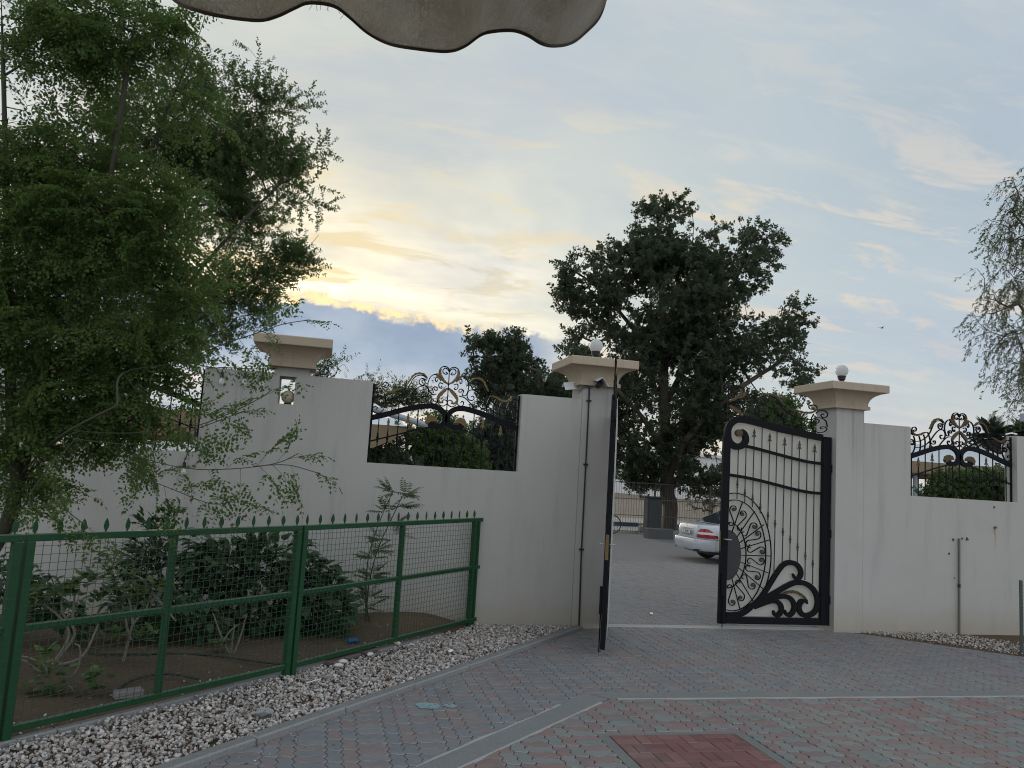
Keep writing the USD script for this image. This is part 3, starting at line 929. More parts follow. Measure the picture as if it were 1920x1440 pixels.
def grille(xc, label, leaf):
    t = thing('iron_grille', label, 'grille', (xc, GY, SILL), group=None)
    y0, y1 = -0.012, 0.012
    ident = lambda p: np.asarray(p)
    thick = z1([(85, 680), (180, 662), (300, 632), (450, 592), (600, 562), (700, 550), (770, 548), (840, 565), (895, 605), (922, 660), (915, 722), (880, 765), (825, 775), (775, 760), (755, 728)]) - (_shift, 0)
    thin = z1([(60, 948), (300, 890), (500, 840), (650, 805), (800, 778)]) - (_shift, 0)
    thick[0, 0], thin[0, 0] = -1.034, -1.034
    for s in (1, -1):
        p = curve(thick * (s, 1), 7)
        half = np.full(len(p), 0.036); half[-10:] = np.linspace(0.036, 0.047, 10)
        mb = MB(); mb.band(p, half, -0.022, 0.022)
        obj('arched_rail', mb, M['iron'], t)
        mb = MB(); mb.band(curve(thin * (s, 1), 4), 0.010, -0.014, 0.014)
        obj('cross_rail', mb, M['iron'], t)
        c = (z1([(770, 722)]) - (_shift, 0))[0] * (s, 1)
        mb = MB(); fan(mb, c, 0.085, -0.03, 0.03, math.radians(5), math.radians(215), 8) if s > 0 else fan(mb, c, 0.085, -0.03, 0.03, math.radians(-35), math.radians(175), 8)
        obj('fan_leaf', mb, M[leaf], t)
    n = 15
    xs = np.linspace(-0.915, 0.915, n)
    arch = curve(thick[:10], 7)
    th_ = curve(thin, 4)
    for k, x in enumerate(xs):
        ax = -abs(x)
        za = np.interp(ax, arch[:, 0], arch[:, 1])
        zt = np.interp(ax, th_[:, 0], th_[:, 1])
        mb = MB()
        tall = k % 2 == 0
        top = za if (tall and abs(x) > 0.35) else (zt if abs(x) < 0.40 else zt + 0.12)
        if abs(x) < 0.02:
            top = 1.33
        mb.box((x - .0065, -.0065, 0.0), (x + .0065, .0065, top))
        knot(mb, x, 0.36 - 0.02 * abs(x), 0.0)
        obj('bar' if abs(x) > 0.02 else 'centre_bar', mb, M['iron'], t)
        if not tall and abs(x) > 0.40:
            mb = MB(); spear(mb, x, top, 0.0, 0.95); obj('spear_tip', mb, M[leaf], t)
    for x in (-1.018, 1.018):
        mb = MB(); mb.box((x - .014, -.016, 0.0), (x + .014, .016, 1.07))
        obj('side_bar', mb, M['iron'], t)
    crest(t, ident, y0, y1, leaf)
    return t


grille(GXC, 'black wrought iron grille with gold leaves in the wall opening left of the gate', 'gold')
grille(GXC - 4.21, 'black iron grille half hidden by the feathery tree at the left end of the wall', 'gold')
grille(10.007, 'black wrought iron grille with brown leaves in the opening right of the gate', 'bronze')


# gate leaves -------------------------------------------------------
GX0, GW = 5.772, 1.842


def z2(pts):
    return np.array([[at(1330 + x / 6.857, 740 + y / 6.857, GY)[0] - GX0, at(1330 + x / 6.857, 740 + y / 6.857, GY)[2]] for x, y in pts])


def z3(pts):
    return np.array([[at(1330 + x / 5.143, 920 + y / 5.143, GY)[0] - GX0, at(1330 + x / 5.143, 920 + y / 5.143, GY)[2]] for x, y in pts])


def s_scroll(o, ro, so, i, ri, si):
    """A bar that curls round o and, the other way, round i."""
    o, i = np.asarray(o, float), np.asarray(i, float)
    d = i - o; L = np.linalg.norm(d); b = math.atan2(d[1], d[0])
    x = max(-1, min(1, (ro + ri) / L))
    a = b + so * math.acos(x)
    A = spiral(o, ro * 0.28, ro, a - so * (-4.6), a, 22) if False else spiral(o, ro * 0.28, ro, a + so * 4.6, a, 22)
    a2 = a + math.pi
    Bp = spiral(i, ri, ri * 0.3, a2, a2 + so * 4.4, 18)
    return np.vstack([A, Bp])


def gate(loc, rot, label, flip):
    t = thing('gate_leaf', label, 'gate', loc, rot)
    sg = -1 if flip else 1
    T = lambda p: np.asarray(p) * (sg, 1) if not flip else np.asarray(p) * (1, 1)
    iron = M['iron']

    def put(name, mb, mat):
        v, f = mb.data()
        if flip:                                   # the other hand: thickness mirrored
            v = v * (1, -1, 1); f = f[:, ::-1]
        return obj(name, (v, f), mat, t)

    arch = z2([(235, 690), (228, 560), (232, 470), (262, 385), (330, 328), (400, 318), (470, 325), (560, 345), (700, 382), (850, 425), (1000, 460), (1150, 492), (1300, 525), (1450, 555), (1575, 580)])
    arch[-1] = (GW, arch[-1][1])
    curl = z2([(232, 470), (238, 560), (275, 630), (345, 668), (415, 655), (462, 605), (465, 545), (445, 500), (408, 470)])
    mb = MB(); mb.box((0, -.03, 0.075), (0.115, .03, arch[1][1] - 0.02), .004); put('leading_stile', mb, iron)
    hx = z2([(1448, 900)])[0][0]
    mb = MB(); mb.box((hx, -.035, 0.075), (GW, .035, arch[-1][1] + 0.035), .004); put('hinge_stile', mb, iron)
    mb = MB(); mb.box((0.116, -.028, 0.078), (hx - .001, .028, 0.175), .004); put('bottom_rail', mb, iron)
    a = curve(arch[1:], 6); a = a[a[:, 0] < hx + 0.02]
    mb = MB(); mb.band(a, 0.050, -.028, .028); put('arched_rail', mb, iron)
    c = curve(curl, 7); h = np.linspace(0.052, 0.040, len(c))
    mb = MB(); mb.band(c, h, -.029, .029); put('scroll_end', mb, iron)
    cc = z2([(378, 492)])[0]
    mb = MB(); fan(mb, cc, 0.055, -.034, .034, 0, 2 * math.pi, 10); put('rosette', mb, M['bronze'])
    r1 = z2([(455, 660), (560, 682), (660, 708), (860, 762), (1060, 815), (1260, 862), (1450, 888)])
    r2 = z2([(250, 1030), (450, 1062), (650, 1105), (860, 1158), (1060, 1210), (1260, 1252), (1450, 1272)])
    for r_ in (r1, r2):
        r_[-1][0] = hx + 0.002
        mb = MB(); mb.band(curve(r_, 4), 0.022, -.02, .02); put('cross_rail', mb, iron)
    # half sun at the leading stile
    oc = z3([(235, 622)])[0]; sc = 1 / 5.143 / 114.5
    def ell(cx, rx, ry, a0, a1, n=50):
        c0 = z3([(cx, 620)])[0]
        th = np.linspace(a0, a1, n)
        return np.stack([c0[0] + rx * sc * np.cos(th), c0[1] + ry * sc * np.sin(th)], 1)
    disc = ell(180, 124, 216, -math.pi / 2, math.pi / 2, 40); disc = disc[disc[:, 0] > 0.1]
    mb = MB(); mb.wallpoly(Polygon(np.vstack([disc, [(0.112, disc[-1][1]), (0.112, disc[0][1])]])).buffer(0), -.008, .008)
    put('sun_disc', mb, plain('dark_sheet', (0.03, 0.031, 0.033), 0.6) if 'dark_sheet' not in M else M['dark_sheet'])
    rings = [(182, 172, 282), (235, 313, 478), (240, 361, 538)]
    for cx, rx, ry in rings:
        e = ell(cx, rx, ry, -1.95, 1.95, 70); e = e[e[:, 0] > 0.10]
        mb = MB(); mb.band(e, 0.0065, -.009, .009); put('sun_ring', mb, iron)
    outer = [(320, 108), (437, 198), (525, 328), (580, 475), (600, 630), (572, 795), (517, 945), (420, 1065), (297, 1150)]
    inner = [(214, 410), (258, 460), (288, 505), (302, 560), (305, 622), (300, 686), (282, 742), (252, 785), (212, 826)]
    for q1, q0 in zip(outer, inner):
        mb = MB(); mb.band(z3([q0, q1]), 0.006, -.008, .008); put('sun_spoke', mb, iron)
    fl = [(238, 180), (318, 226), (434, 350), (463, 418), (506, 588), (500, 670), (458, 832), (418, 910), (300, 1030), (226, 1070)]
    il = [(205, 312), (298, 362), (334, 408), (378, 515), (390, 562), (388, 685), (375, 740), (330, 838), (282, 886), (190, 932)]
    for k, (o, i) in enumerate(zip(fl, il)):
        p = s_scroll(z3([o])[0], 44 * sc, (1 if k % 2 else -1), z3([i])[0], 32 * sc, 0)
        mb = MB(); mb.band(p, 0.0066, -.008, .008); put('scroll', mb, iron)
        mb = MB(); fan(mb, z3([o])[0], 17 * sc, -.014, .014, 0, 2 * math.pi, 7); put('rosette', mb, M['brown_iron'])
    # big swept scrolls at the foot of the hinge side
    sw = [
        ([(165, 1196), (240, 1196), (310, 1180), (400, 1118), (480, 1050), (545, 960), (600, 872), (655, 785), (715, 712), (785, 692), (850, 722), (882, 785), (865, 838), (828, 842), (802, 800)], 21, 0.010),
        ([(470, 1062), (560, 1025), (650, 975), (740, 922), (820, 888), (900, 888), (968, 920), (1020, 980), (1042, 1060), (1030, 1140), (988, 1188), (930, 1203), (880, 1178), (862, 1120), (885, 1068), (925, 1062), (942, 1090)], 22, 0.008),
        ([(560, 1075), (630, 1035), (690, 1018), (755, 1025), (800, 1062), (818, 1120), (800, 1175), (765, 1200), (735, 1182), (728, 1150)], 20, 0.008),
        ([(430, 1120), (520, 1085), (590, 1062), (645, 1068), (682, 1098), (694, 1140), (682, 1180), (650, 1202), (624, 1185), (618, 1155)], 20, 0.008),
    ]
    for kq, (pts, w_, endw) in enumerate(sw):
        p = curve(z3(pts), 6)
        h = np.full(len(p), w_ * sc); h[-14:] = np.linspace(w_ * sc, endw, 14)
        mb = MB(); mb.band(p, h, -.022 - .0012 * kq, .022 + .0012 * kq); put('swept_scroll', mb, iron)
    mb = MB(); acanthus(mb, z3([(690, 1000), (760, 975), (830, 972), (900, 1010), (945, 1060)]), 0.028, -.02, .02, (0.4, 1), 8); put('acanthus_leaf', mb, M['bronze'])
    # bars
    bx = [(355, 345), (458, 448), (560, 550), (665, 652), (765, 755), (868, 855), (966, 958), (1065, 1055), (1160, 1152), (1263, 1253), (1352, 1345)]
    kn3 = [-62, 22, 82, 160, 242, 318, 398, 470, 545, 628, 705]
    end3 = [80, 112, 160, 220, 350, 800, 695, 668, 690, 862, 905]
    xs3 = [258, 333, 409, 486, 562, 632, 709, 781, 854, 930, 1003]
    ac = curve(arch[1:], 6)
    r1c = curve(r1, 4)
    for k in range(11):
        x = z3([(xs3[k], 400)])[0][0]
        z0 = z3([(xs3[k], end3[k])])[0][1]
        zk = z3([(xs3[k], kn3[k])])[0][1]
        sp_ = k in (2, 4, 6, 8, 10)
        if k < 2:
            top = z2([(bx[k][0], 690 if k == 0 else 662)])[0][1] + 0.02
        elif sp_:
            top = z2([(bx[k][0], {2: 555, 4: 612, 6: 664, 8: 712, 10: 752}[k])])[0][1]
        else:
            top = np.interp(x, ac[:, 0], ac[:, 1]) - 0.03
        mb = MB(); mb.box((x - .0062, -.0062, z0), (x + .0062, .0062, top)); knot(mb, x, zk, 0.0, 0.155, 0.020)
        put('bar', mb, M['brown_iron'])
        if sp_:
            mb = MB(); spear(mb, x, top, 0.0, 0.95); put('spear_tip', mb, M['brown_iron'])
    # pale sheet behind the bars
    ring = [(0.116, 0.18), (hx, 0.18)] + [tuple(q) for q in ac[::-1] if 0.06 < q[0] < hx + .001]
    mb = MB(); mb.wallpoly(Polygon(ring).buffer(-0.004), 0.040, 0.045)
    put('backing_sheet', mb, M['sheet'])
    # crest over the arch
    def fit(p):
        p = np.asarray(p, float)
        u = np.abs(p[:, 0]); X = 0.06 + u * (GW - 0.10) / 1.034
        return np.stack([X, p[:, 1] + SILL + 0.10 + 0.13 * u], 1)
    mb0 = obj
    before = len(list(t.GetChildren()))
    crest_flip = -1
    for nm, pts in CREST:
        p = z1(pts) - (_shift, 0); p[:, 0] = np.minimum(p[:, 0], 0)
        mb = MB(); mb.band(fit(curve(p, 5)), 0.0062, -.010, .010); put(nm, mb, iron)
    for pts, w_, sd_ in CREST_LEAF:
        mb = MB(); acanthus(mb, fit(z1(pts) - (_shift, 0)), w_ / 6.0 / 125, -.014, .014, sd_[::-1]); put('acanthus_leaf', mb, M['bronze'])
    mb = MB(); mb.box((0.055, -.007, arch[5][1]), (0.069, .007, arch[5][1] + 0.62)); put('crest_bar', mb, iron)
    # fittings
    mb = MB(); mb.tube([(0.05, -.042, 0.03), (0.05, -.042, 0.62)], 0.008, 8); put('drop_bolt', mb, iron)
    mb = MB(); mb.box((0.015, -.062, 0.48), (0.085, -.031, 0.80), .003); put('bolt_housing', mb, iron)
    mb = MB(); mb.box((-.004, -.02, 1.12), (0.001, .02, 1.42), 0); put('lock_plate', mb, M['gold'])
    for s in (-1, 1):
        mb = MB(); mb.tube([(0.05, s * .028, 1.30), (0.05, s * .085, 1.30), (0.14, s * .085, 1.30)], 0.010, 8); put('handle', mb, M['grey_metal'])
    for z in (0.45, 1.45, 2.45):
        mb = MB(); mb.lathe([(0, -.06), (.018, -.06), (.018, .06), (0, .06)], (GW + .004, -.02, z), 10); put('hinge', mb, iron)
    return t


g = Graph()
pn = g.noise(g.pos(), 2.5, 4.0, 0.6)
sh = g('principled_bsdf', 'BSDF', base_color=g.mix(pn, (0.76, 0.755, 0.72), (0.82, 0.815, 0.785)), roughness=0.45, specular_ior_level=0.4)
M['sheet'] = g.done('pale_sheet', g('mix_closure', 'closure', fac=0.5, closure1=sh, closure2=g('translucent_bsdf', 'BSDF', color=(0.88, 0.87, 0.82))))
gate((GX0, GY, 0), 0, 'black ornamental gate leaf with pale backing and half sun, closed beside the right pillar', False)
hl = np.array([4.03, GY]); ll = np.array([3.335, 8.86])
dv = (ll - hl) / np.linalg.norm(ll - hl)
# local x runs from the leading edge to the hinge
ang = math.degrees(math.atan2(-dv[1], -dv[0]))
gate((hl[0] + dv[0] * GW, hl[1] + dv[1] * GW, 0), ang, 'black gate leaf swung open and seen edge on in front of the left pillar', True)

# ------------------------------------------------------------------ green fence
FZT = 1.43


def fence_panel(a, b, nfin, mid, label, tail=0.0, pair=True):
    a, b = np.asarray(a), np.asarray(b)
    L = np.linalg.norm(b - a); d = (b - a) / L
    t = thing('garden_fence', label, 'fence', (a[0], a[1], 0), math.degrees(math.atan2(d[1], d[0])))
    G_ = M['green']
    for x in (0.035, L - 0.035):
        mb = MB(); mb.box((x - .03, -.03, -.09), (x + .03, .03, FZT - .026), .004); obj('post', mb, G_, t)
    for q in mid:
        mb = MB(); mb.box((q * L - .028, -.022, .14), (q * L + .028, .022, FZT - .026), .003); obj('mid_post', mb, G_, t)
    e1 = L + tail
    for z, h in ((FZT, .026), (0.80, .022), (0.115, .024)):
        mb = MB(); mb.box((0.004, -.027 if z > 1 else -.0215, z - h), (e1 - .004, .027 if z > 1 else .0215, z + h), .004); obj('rail', mb, G_, t)
    if tail:
        mb = MB(); mb.box((e1 - .10, -.02, .06), (e1 - .055, .02, FZT - .027), .003); obj('post', mb, G_, t)
    mb = MB()
    n = int(L / 0.058)
    for k in range(1, n):
        x = k * L / n
        mb.box((x - .0016, -.0275, .12), (x + .0016, -.0245, FZT - .02))
    nz = int((FZT - .12) / 0.058)
    for k in range(1, nz):
        z = .12 + k * (FZT - .12) / nz + rnd.uniform(-.002, .002)
        mb.box((.01, -.0308, z - .0016), (L - .01, -.0276, z + .0016))
    tag(obj('wire_mesh', mb, M['green_wire'], t), kind='stuff')
    for k in range(nfin):
        x = 0.06 + (L - 0.12) * k / (nfin - 1)
        mb = MB(); h = 0.092
        mb.wallpoly(Polygon([(x - .004, FZT + .02), (x + .004, FZT + .02), (x + .006, FZT + .036), (x + .018, FZT + .055), (x + .0205, FZT + .078), (x + .013, FZT + .105), (x, FZT + .128), (x - .013, FZT + .105), (x - .0205, FZT + .078), (x - .018, FZT + .055), (x - .006, FZT + .036)]), -.004, .004)
        v, f = mb.data(); c = math.cos(k * 1.7) * 0.25
        v = np.c_[x + (v[:, 0] - x) * math.cos(c) - v[:, 1] * math.sin(c), (v[:, 0] - x) * math.sin(c) + v[:, 1] * math.cos(c), v[:, 2]]
        obj('leaf_finial', (v, f), G_, t)
    return t


dAB = (FB - FA) / np.linalg.norm(FB - FA)
fence_panel(FA + dAB * 0.0, FB - dAB * 0.012, 15, [0.46], 'near green mesh fence panel between left corner post and the middle double post')
fence_panel(FB + dAB * 0.0, FC, 18, [0.5], 'far green mesh fence panel running from the double post to the wall', tail=0.14)
fence_panel(FZ, FA - dAB * 0.014, 15, [0.5], 'nearest green mesh fence panel, mostly cut by the left picture edge')
# ------------------------------------------------------------------ trees and plants
def leaf_v(l, w, fold=0.25, droop=0.0):
    """A small folded leaf along +x: 6 points, 4 triangles."""
    h = w * fold
    return (np.array([[0, 0, 0], [l * .35, w / 2, h - droop * .3], [l * .72, w * .38, h - droop * .7], [l, 0, -droop], [l * .72, -w * .38, h - droop * .7], [l * .35, -w / 2, h - droop * .3]]),
            np.array([[0, 1, 2], [0, 2, 3], [0, 3, 4], [0, 4, 5]]))


def rot_from(x, up):
    """Rotations whose first axis is x and whose third lies near up (n x 3 arrays)."""
    x = x / np.maximum(np.linalg.norm(x, axis=1, keepdims=True), 1e-9)
    y = np.cross(up, x)
    y = y / np.maximum(np.linalg.norm(y, axis=1, keepdims=True), 1e-9)
    z = np.cross(x, y)
    return np.stack([x, y, z], -1)


def place(V, F, Rm, s, p):
    """Many copies of one shape: rotations (n,3,3), sizes (n), places (n,3)."""
    n, k = len(p), len(V)
    out = np.einsum('nij,kj->nki', Rm, V) * np.asarray(s)[:, None, None] + p[:, None, :]
    f = (F[None] + (np.arange(n) * k)[:, None, None]).reshape(-1, 3)
    return out.reshape(-1, 3), f


def join(parts):
    v, f, n = [], [], 0
    for a, b in parts:
        v.append(a); f.append(b + n); n += len(a)
    return np.vstack(v), np.vstack(f)


def twig(rng, n, L, l, w, spread=0.9, whorl=False, droop=0.0):
    """A shoot along +x with n leaves."""
    t = np.sort(rng.uniform(0.1, 1.0, n)) * L
    a = np.arange(n) * 2.4 + rng.uniform(0, .6, n)
    d = np.stack([np.full(n, 1 - spread * 0.6) + rng.normal(0, .15, n), np.cos(a) * spread, np.sin(a) * spread], 1)
    Rm = rot_from(d, rng.normal(size=(n, 3)) * 0.5 + (0, 0, 1.0))
    V, F = leaf_v(l, w, 0.25, droop)
    v, f = place(V, F, Rm, rng.uniform(.75, 1.2, n), np.stack([t, 0.012 * L * rng.normal(size=n), 0.012 * L * rng.normal(size=n)], 1))
    st = MB(); st.tube([(0, 0, 0), (L * .5, 0, 0), (L * .95, 0, 0)], [w * .09, w * .07, w * .03], 3, False)
    return join([(v, f), st.data()])


def frond(rng, L=0.42, pairs=5, leaf_l=0.037, leaf_w=0.024, sag=0.16):
    """A feathery compound leaf along +x: drooping side stalks, each a comb of leaflet pairs."""
    V, F = leaf_v(leaf_l, leaf_w, 0.15)
    pos, dirs, ups, sc = [], [], [], []
    stem = MB()
    def main(t): return np.array([t * L, 0.03 * L * math.sin(t * 3), -sag * L * t * t * 1.6])
    stem.tube([main(t) for t in (0, .35, .7, 1)], [.0024, .0019, .0013, .0008], 3, False)
    for i in range(pairs + 1):
        t = 0.30 + 0.70 * i / pairs
        base = main(t)
        for s in ((1, -1) if i < pairs else (0,)):
            pl = L * (0.46 - 0.28 * i / pairs) * rng.uniform(.7, 1.2)
            if rng.random() < .08:
                continue
            d = np.array([0.60 + rng.normal(0, .12), 0.80 * s, 0.10 + rng.normal(0, .18)]) if s else np.array([1, 0, -.3])
            d /= np.linalg.norm(d)
            dr = rng.uniform(.35, .75)
            cur = lambda q: base + d * pl * q - np.array([0, 0, dr * pl * q * q])
            stem.tube([cur(0), cur(.5), cur(1)], [.0012, .0010, .0006], 3, False)
            m_ = max(2, int(round(pl / (leaf_l * 1.0))))
            for k in range(m_ + 1):
                q = (k + .7) / (m_ + .7)
                c = cur(q); dl = d - np.array([0, 0, 2 * dr * q]); dl /= np.linalg.norm(dl)
                for e in ((1, -1) if k < m_ else (0,)):
                    if rng.random() < .06:
                        continue
                    sd_ = np.cross(dl, [0, 0, 1.0]) * e
                    dd = dl * (.40 if e else 1.0) + sd_ * .85 + np.array([0, 0, -.28]) + rng.normal(0, .16, 3)
                    pos.append(c + rng.normal(0, .0025, 3)); dirs.append(dd); ups.append(np.array([0, 0, 1.0]) + rng.normal(0, .45, 3)); sc.append(rng.uniform(.62, 1.2) * (1.0 if q < .85 else .8))
    pos, dirs, ups = map(np.array, (pos, dirs, ups))
    v, f = place(V, F, rot_from(dirs, ups), np.array(sc), pos)
    return join([(v, f), stem.data()])


class Skeleton:
    """Branches that grow from given limbs towards given points."""

    def __init__(self, limbs, step=0.35):
        self.p, self.par, self.dist, self.minr = [], [], [], []
        for limb, link in limbs:
            prev = -1
            if link is not None and self.p:
                prev = int(np.argmin(np.linalg.norm(np.array(self.p) - np.asarray(limb[0]), axis=1)))
                near = np.linalg.norm(self.p[prev] - np.asarray(limb[0])) < 0.03
                pts = curve([self.p[prev]] + list(limb)[1 if near else 0:], 5)[1:]
            else:
                pts = curve(limb, 5)
            for q in pts:
                self.p.append(np.array(q)); self.par.append(prev)
                self.dist.append(0 if prev < 0 else self.dist[prev] + np.linalg.norm(q - self.p[prev]))
                prev = len(self.p) - 1
        self.step = step
        self.tips = []

    def grow(self, targets, rng, alpha=0.35, lift=0.0, wig=0.06):
        arr = np.array(self.p); order = np.argsort(np.min(np.linalg.norm(targets[:, None, :] - arr[None, :, :], axis=2), axis=1)) if len(targets) * len(arr) < 4e6 else np.arange(len(targets))
        cap = len(self.p) + len(targets) * 14
        buf = np.zeros((cap, 3)); buf[:len(arr)] = arr
        ds = np.zeros(cap); ds[:len(arr)] = self.dist
        n = len(arr)
        for k in order:
            t = targets[k]
            d = np.linalg.norm(buf[:n] - t, axis=1)
            j = int(np.argmin(d + alpha * ds[:n] * 0.5))
            m_ = max(1, min(10, int(d[j] / self.step)))
            a = buf[j].copy(); prev = j
            for i in range(1, m_ + 1):
                s = i / m_
                q = a + (t - a) * s + (rng.normal(0, wig, 3) * self.step if i < m_ else 0)
                q[2] += lift * math.sin(math.pi * s) * d[j]
                if n >= cap:
                    break
                buf[n] = q; ds[n] = ds[prev] + np.linalg.norm(q - buf[prev])
                self.p.append(q); self.par.append(prev); self.dist.append(ds[n]); prev = n; n += 1
            self.tips.append(prev)
        return self

    def radii(self, tip=0.004, e=0.5, rmax=None):
        n = len(self.p)
        w = np.zeros(n)
        for i in self.tips:
            w[i] += 1
        for i in range(n - 1, -1, -1):
            if self.par[i] >= 0:
                w[self.par[i]] += w[i]
        r = tip * np.maximum(w, 1) ** e
        return np.minimum(r, rmax) if rmax else r

    def mesh(self, r, sides=5, flare=1.0):
        """Limbs whose sections share their rings, side branches starting inside their parent."""
        P_ = np.array(self.p); par = np.array(self.par); n = len(P_)
        main = np.full(n, -1)
        for i in range(n):
            j = par[i]
            if j >= 0 and (main[j] < 0 or r[i] > r[main[j]]):
                main[j] = i
        d = np.zeros((n, 3)); ok = par >= 0
        d[ok] = P_[ok] - P_[par[ok]]
        d /= np.maximum(np.linalg.norm(d, axis=1, keepdims=True), 1e-9)
        t = d.copy(); mm = main >= 0
        t[mm] += d[main[mm]]
        t /= np.maximum(np.linalg.norm(t, axis=1, keepdims=True), 1e-9)

        def ring(c, t, rr):
            u = np.cross(t, [0.36, 0.48, 0.80 - 1.3]); u /= np.maximum(np.linalg.norm(u, axis=1, keepdims=True), 1e-9); v = np.cross(t, u)
            th = np.arange(sides) * 2 * math.pi / sides
            return c[:, None] + (np.cos(th)[None, :, None] * u[:, None] + np.sin(th)[None, :, None] * v[:, None]) * rr[:, None, None]
        node = ring(P_, t, r)
        idx = np.where(ok)[0]
        own = main[par[idx]] != idx
        start = par[idx] * sides
        so = idx[own]
        extra = ring(P_[par[so]], d[so], np.minimum(r[par[so]], r[so] * 1.25)) if len(so) else np.zeros((0, sides, 3))
        start[own] = n * sides + np.arange(len(so)) * sides
        V = np.vstack([node.reshape(-1, 3), extra.reshape(-1, 3)])
        k = np.arange(sides); k2 = (k + 1) % sides
        a, b = start[:, None], (idx * sides)[:, None]
        F = np.concatenate([np.stack([a + k, a + k2, b + k2], -1).reshape(-1, 3), np.stack([a + k, b + k2, b + k], -1).reshape(-1, 3)])
        return V, F

    def dirs(self):
        P_ = np.array(self.p); t = np.array(self.tips)
        d = P_[t] - P_[np.array(self.par)[t]]
        return P_[t], d / np.maximum(np.linalg.norm(d, axis=1, keepdims=True), 1e-9)


def blobs(spec, n, rng, Y, depth=1.0, thr=0.0, freq=0.6, shell=0.45):
    """Points inside ellipsoids given as (px, py, rx, ry[, y shift]) in the photograph at distance Y, less where noise is low."""
    vol = np.array([b[2] * b[3] * min(b[2], b[3]) for b in spec], float) ** 0.75
    out = []
    while len(out) < n:
        b = spec[rng.choice(len(spec), p=vol / vol.sum())]
        y = Y + (b[4] if len(b) > 4 else 0)
        c = at(b[0], b[1], y)
        k = np.linalg.norm(at(b[0] + 1, b[1], y) - c)
        u = rng.normal(size=3); u /= np.linalg.norm(u)
        q = rng.uniform(shell, 1.0) ** 0.6
        p = c + u * q * np.array([b[2] * k, min(b[2], b[3]) * k * depth, b[3] * k])
        if thr and meshkit.fbm(p[None] * freq, 3, 17)[0] < thr:
            continue
        out.append(p)
    return np.array(out)


def leafy(pts, d, protos, rng, each=3, size=1.0, spread=0.9, hang=0.0, up=0.0):
    """Twigs round the points, along d and outwards."""
    parts = []
    for pr in protos:
        m_ = rng.random(len(pts)) < each / len(protos)
        extra = max(1, int(round(each / len(protos))))
        for _ in range(extra):
            sel = m_ if each < len(protos) else np.ones(len(pts), bool)
            p = pts[sel]
            if not len(p):
                continue
            dd = d[sel] * (1 - spread) + rng.normal(size=(len(p), 3)) * spread * .7
            dd[:, 2] += up - hang
            Rm = rot_from(dd, rng.normal(size=(len(p), 3)) + (0, 0, .8))
            parts.append(place(pr[0], pr[1], Rm, rng.uniform(.7, 1.25, len(p)) * size, p + rng.normal(size=(len(p), 3)) * .03 * size))
    return join(parts)


def tree(name, label, limbs, targets, protos, lm, bm, rng, each=3, size=1.0, spread=.85, hang=0.0, up=0.1, step=.35, tip=.006, e=.5, rmax=None, lift=0.0, alpha=.35, group=None, sides=5, cat='tree'):
    base = np.array(limbs[0][0][0])
    t = thing(name, label, cat, tuple(base), 0, group)
    sk = Skeleton(limbs, step).grow(targets, rng, alpha, lift)
    r = sk.radii(tip, e, rmax)
    v, f = sk.mesh(r, sides)
    obj('trunk', (v - base, f), bm, t, True)
    p, d = sk.dirs()
    v, f = leafy(p, d, protos, rng, each, size, spread, hang, up)
    obj('crown', (v - base, f), lm, t)
    return t, sk


M['leaf_dark'] = leaf_mat('leaf_dark', [(0, (0.075, 0.100, 0.060)), (0.5, (0.100, 0.130, 0.075)), (1, (0.145, 0.170, 0.100))], 0.48, .40)
M['leaf_moringa'] = leaf_mat('leaf_moringa', [(0, (0.100, 0.165, 0.050)), (0.55, (0.140, 0.210, 0.064)), (0.95, (0.185, 0.250, 0.080)), (1, (0.30, 0.27, 0.07))], 0.52, .42)
M['leaf_thorn'] = leaf_mat('leaf_thorn', [(0, (0.090, 0.140, 0.052)), (1, (0.150, 0.200, 0.080))], 0.52, .42)
M['leaf_grey'] = leaf_mat('leaf_grey', [(0, (0.105, 0.128, 0.068)), (1, (0.165, 0.180, 0.10))], 0.45)
M['leaf_hedge'] = leaf_mat('leaf_hedge', [(0, (0.085, 0.135, 0.048)), (1, (0.140, 0.200, 0.070))], 0.48)
M['leaf_blue'] = leaf_mat('leaf_blue', [(0, (0.070, 0.092, 0.068)), (1, (0.105, 0.132, 0.096))], 0.42)
M['leaf_broad'] = leaf_mat('leaf_broad', [(0, (0.066, 0.112, 0.054)), (1, (0.112, 0.165, 0.080))], 0.35, 0.45)
M['leaf_fleshy'] = leaf_mat('leaf_fleshy', [(0, (0.100, 0.150, 0.048)), (1, (0.170, 0.215, 0.078))], 0.3, 0.5)

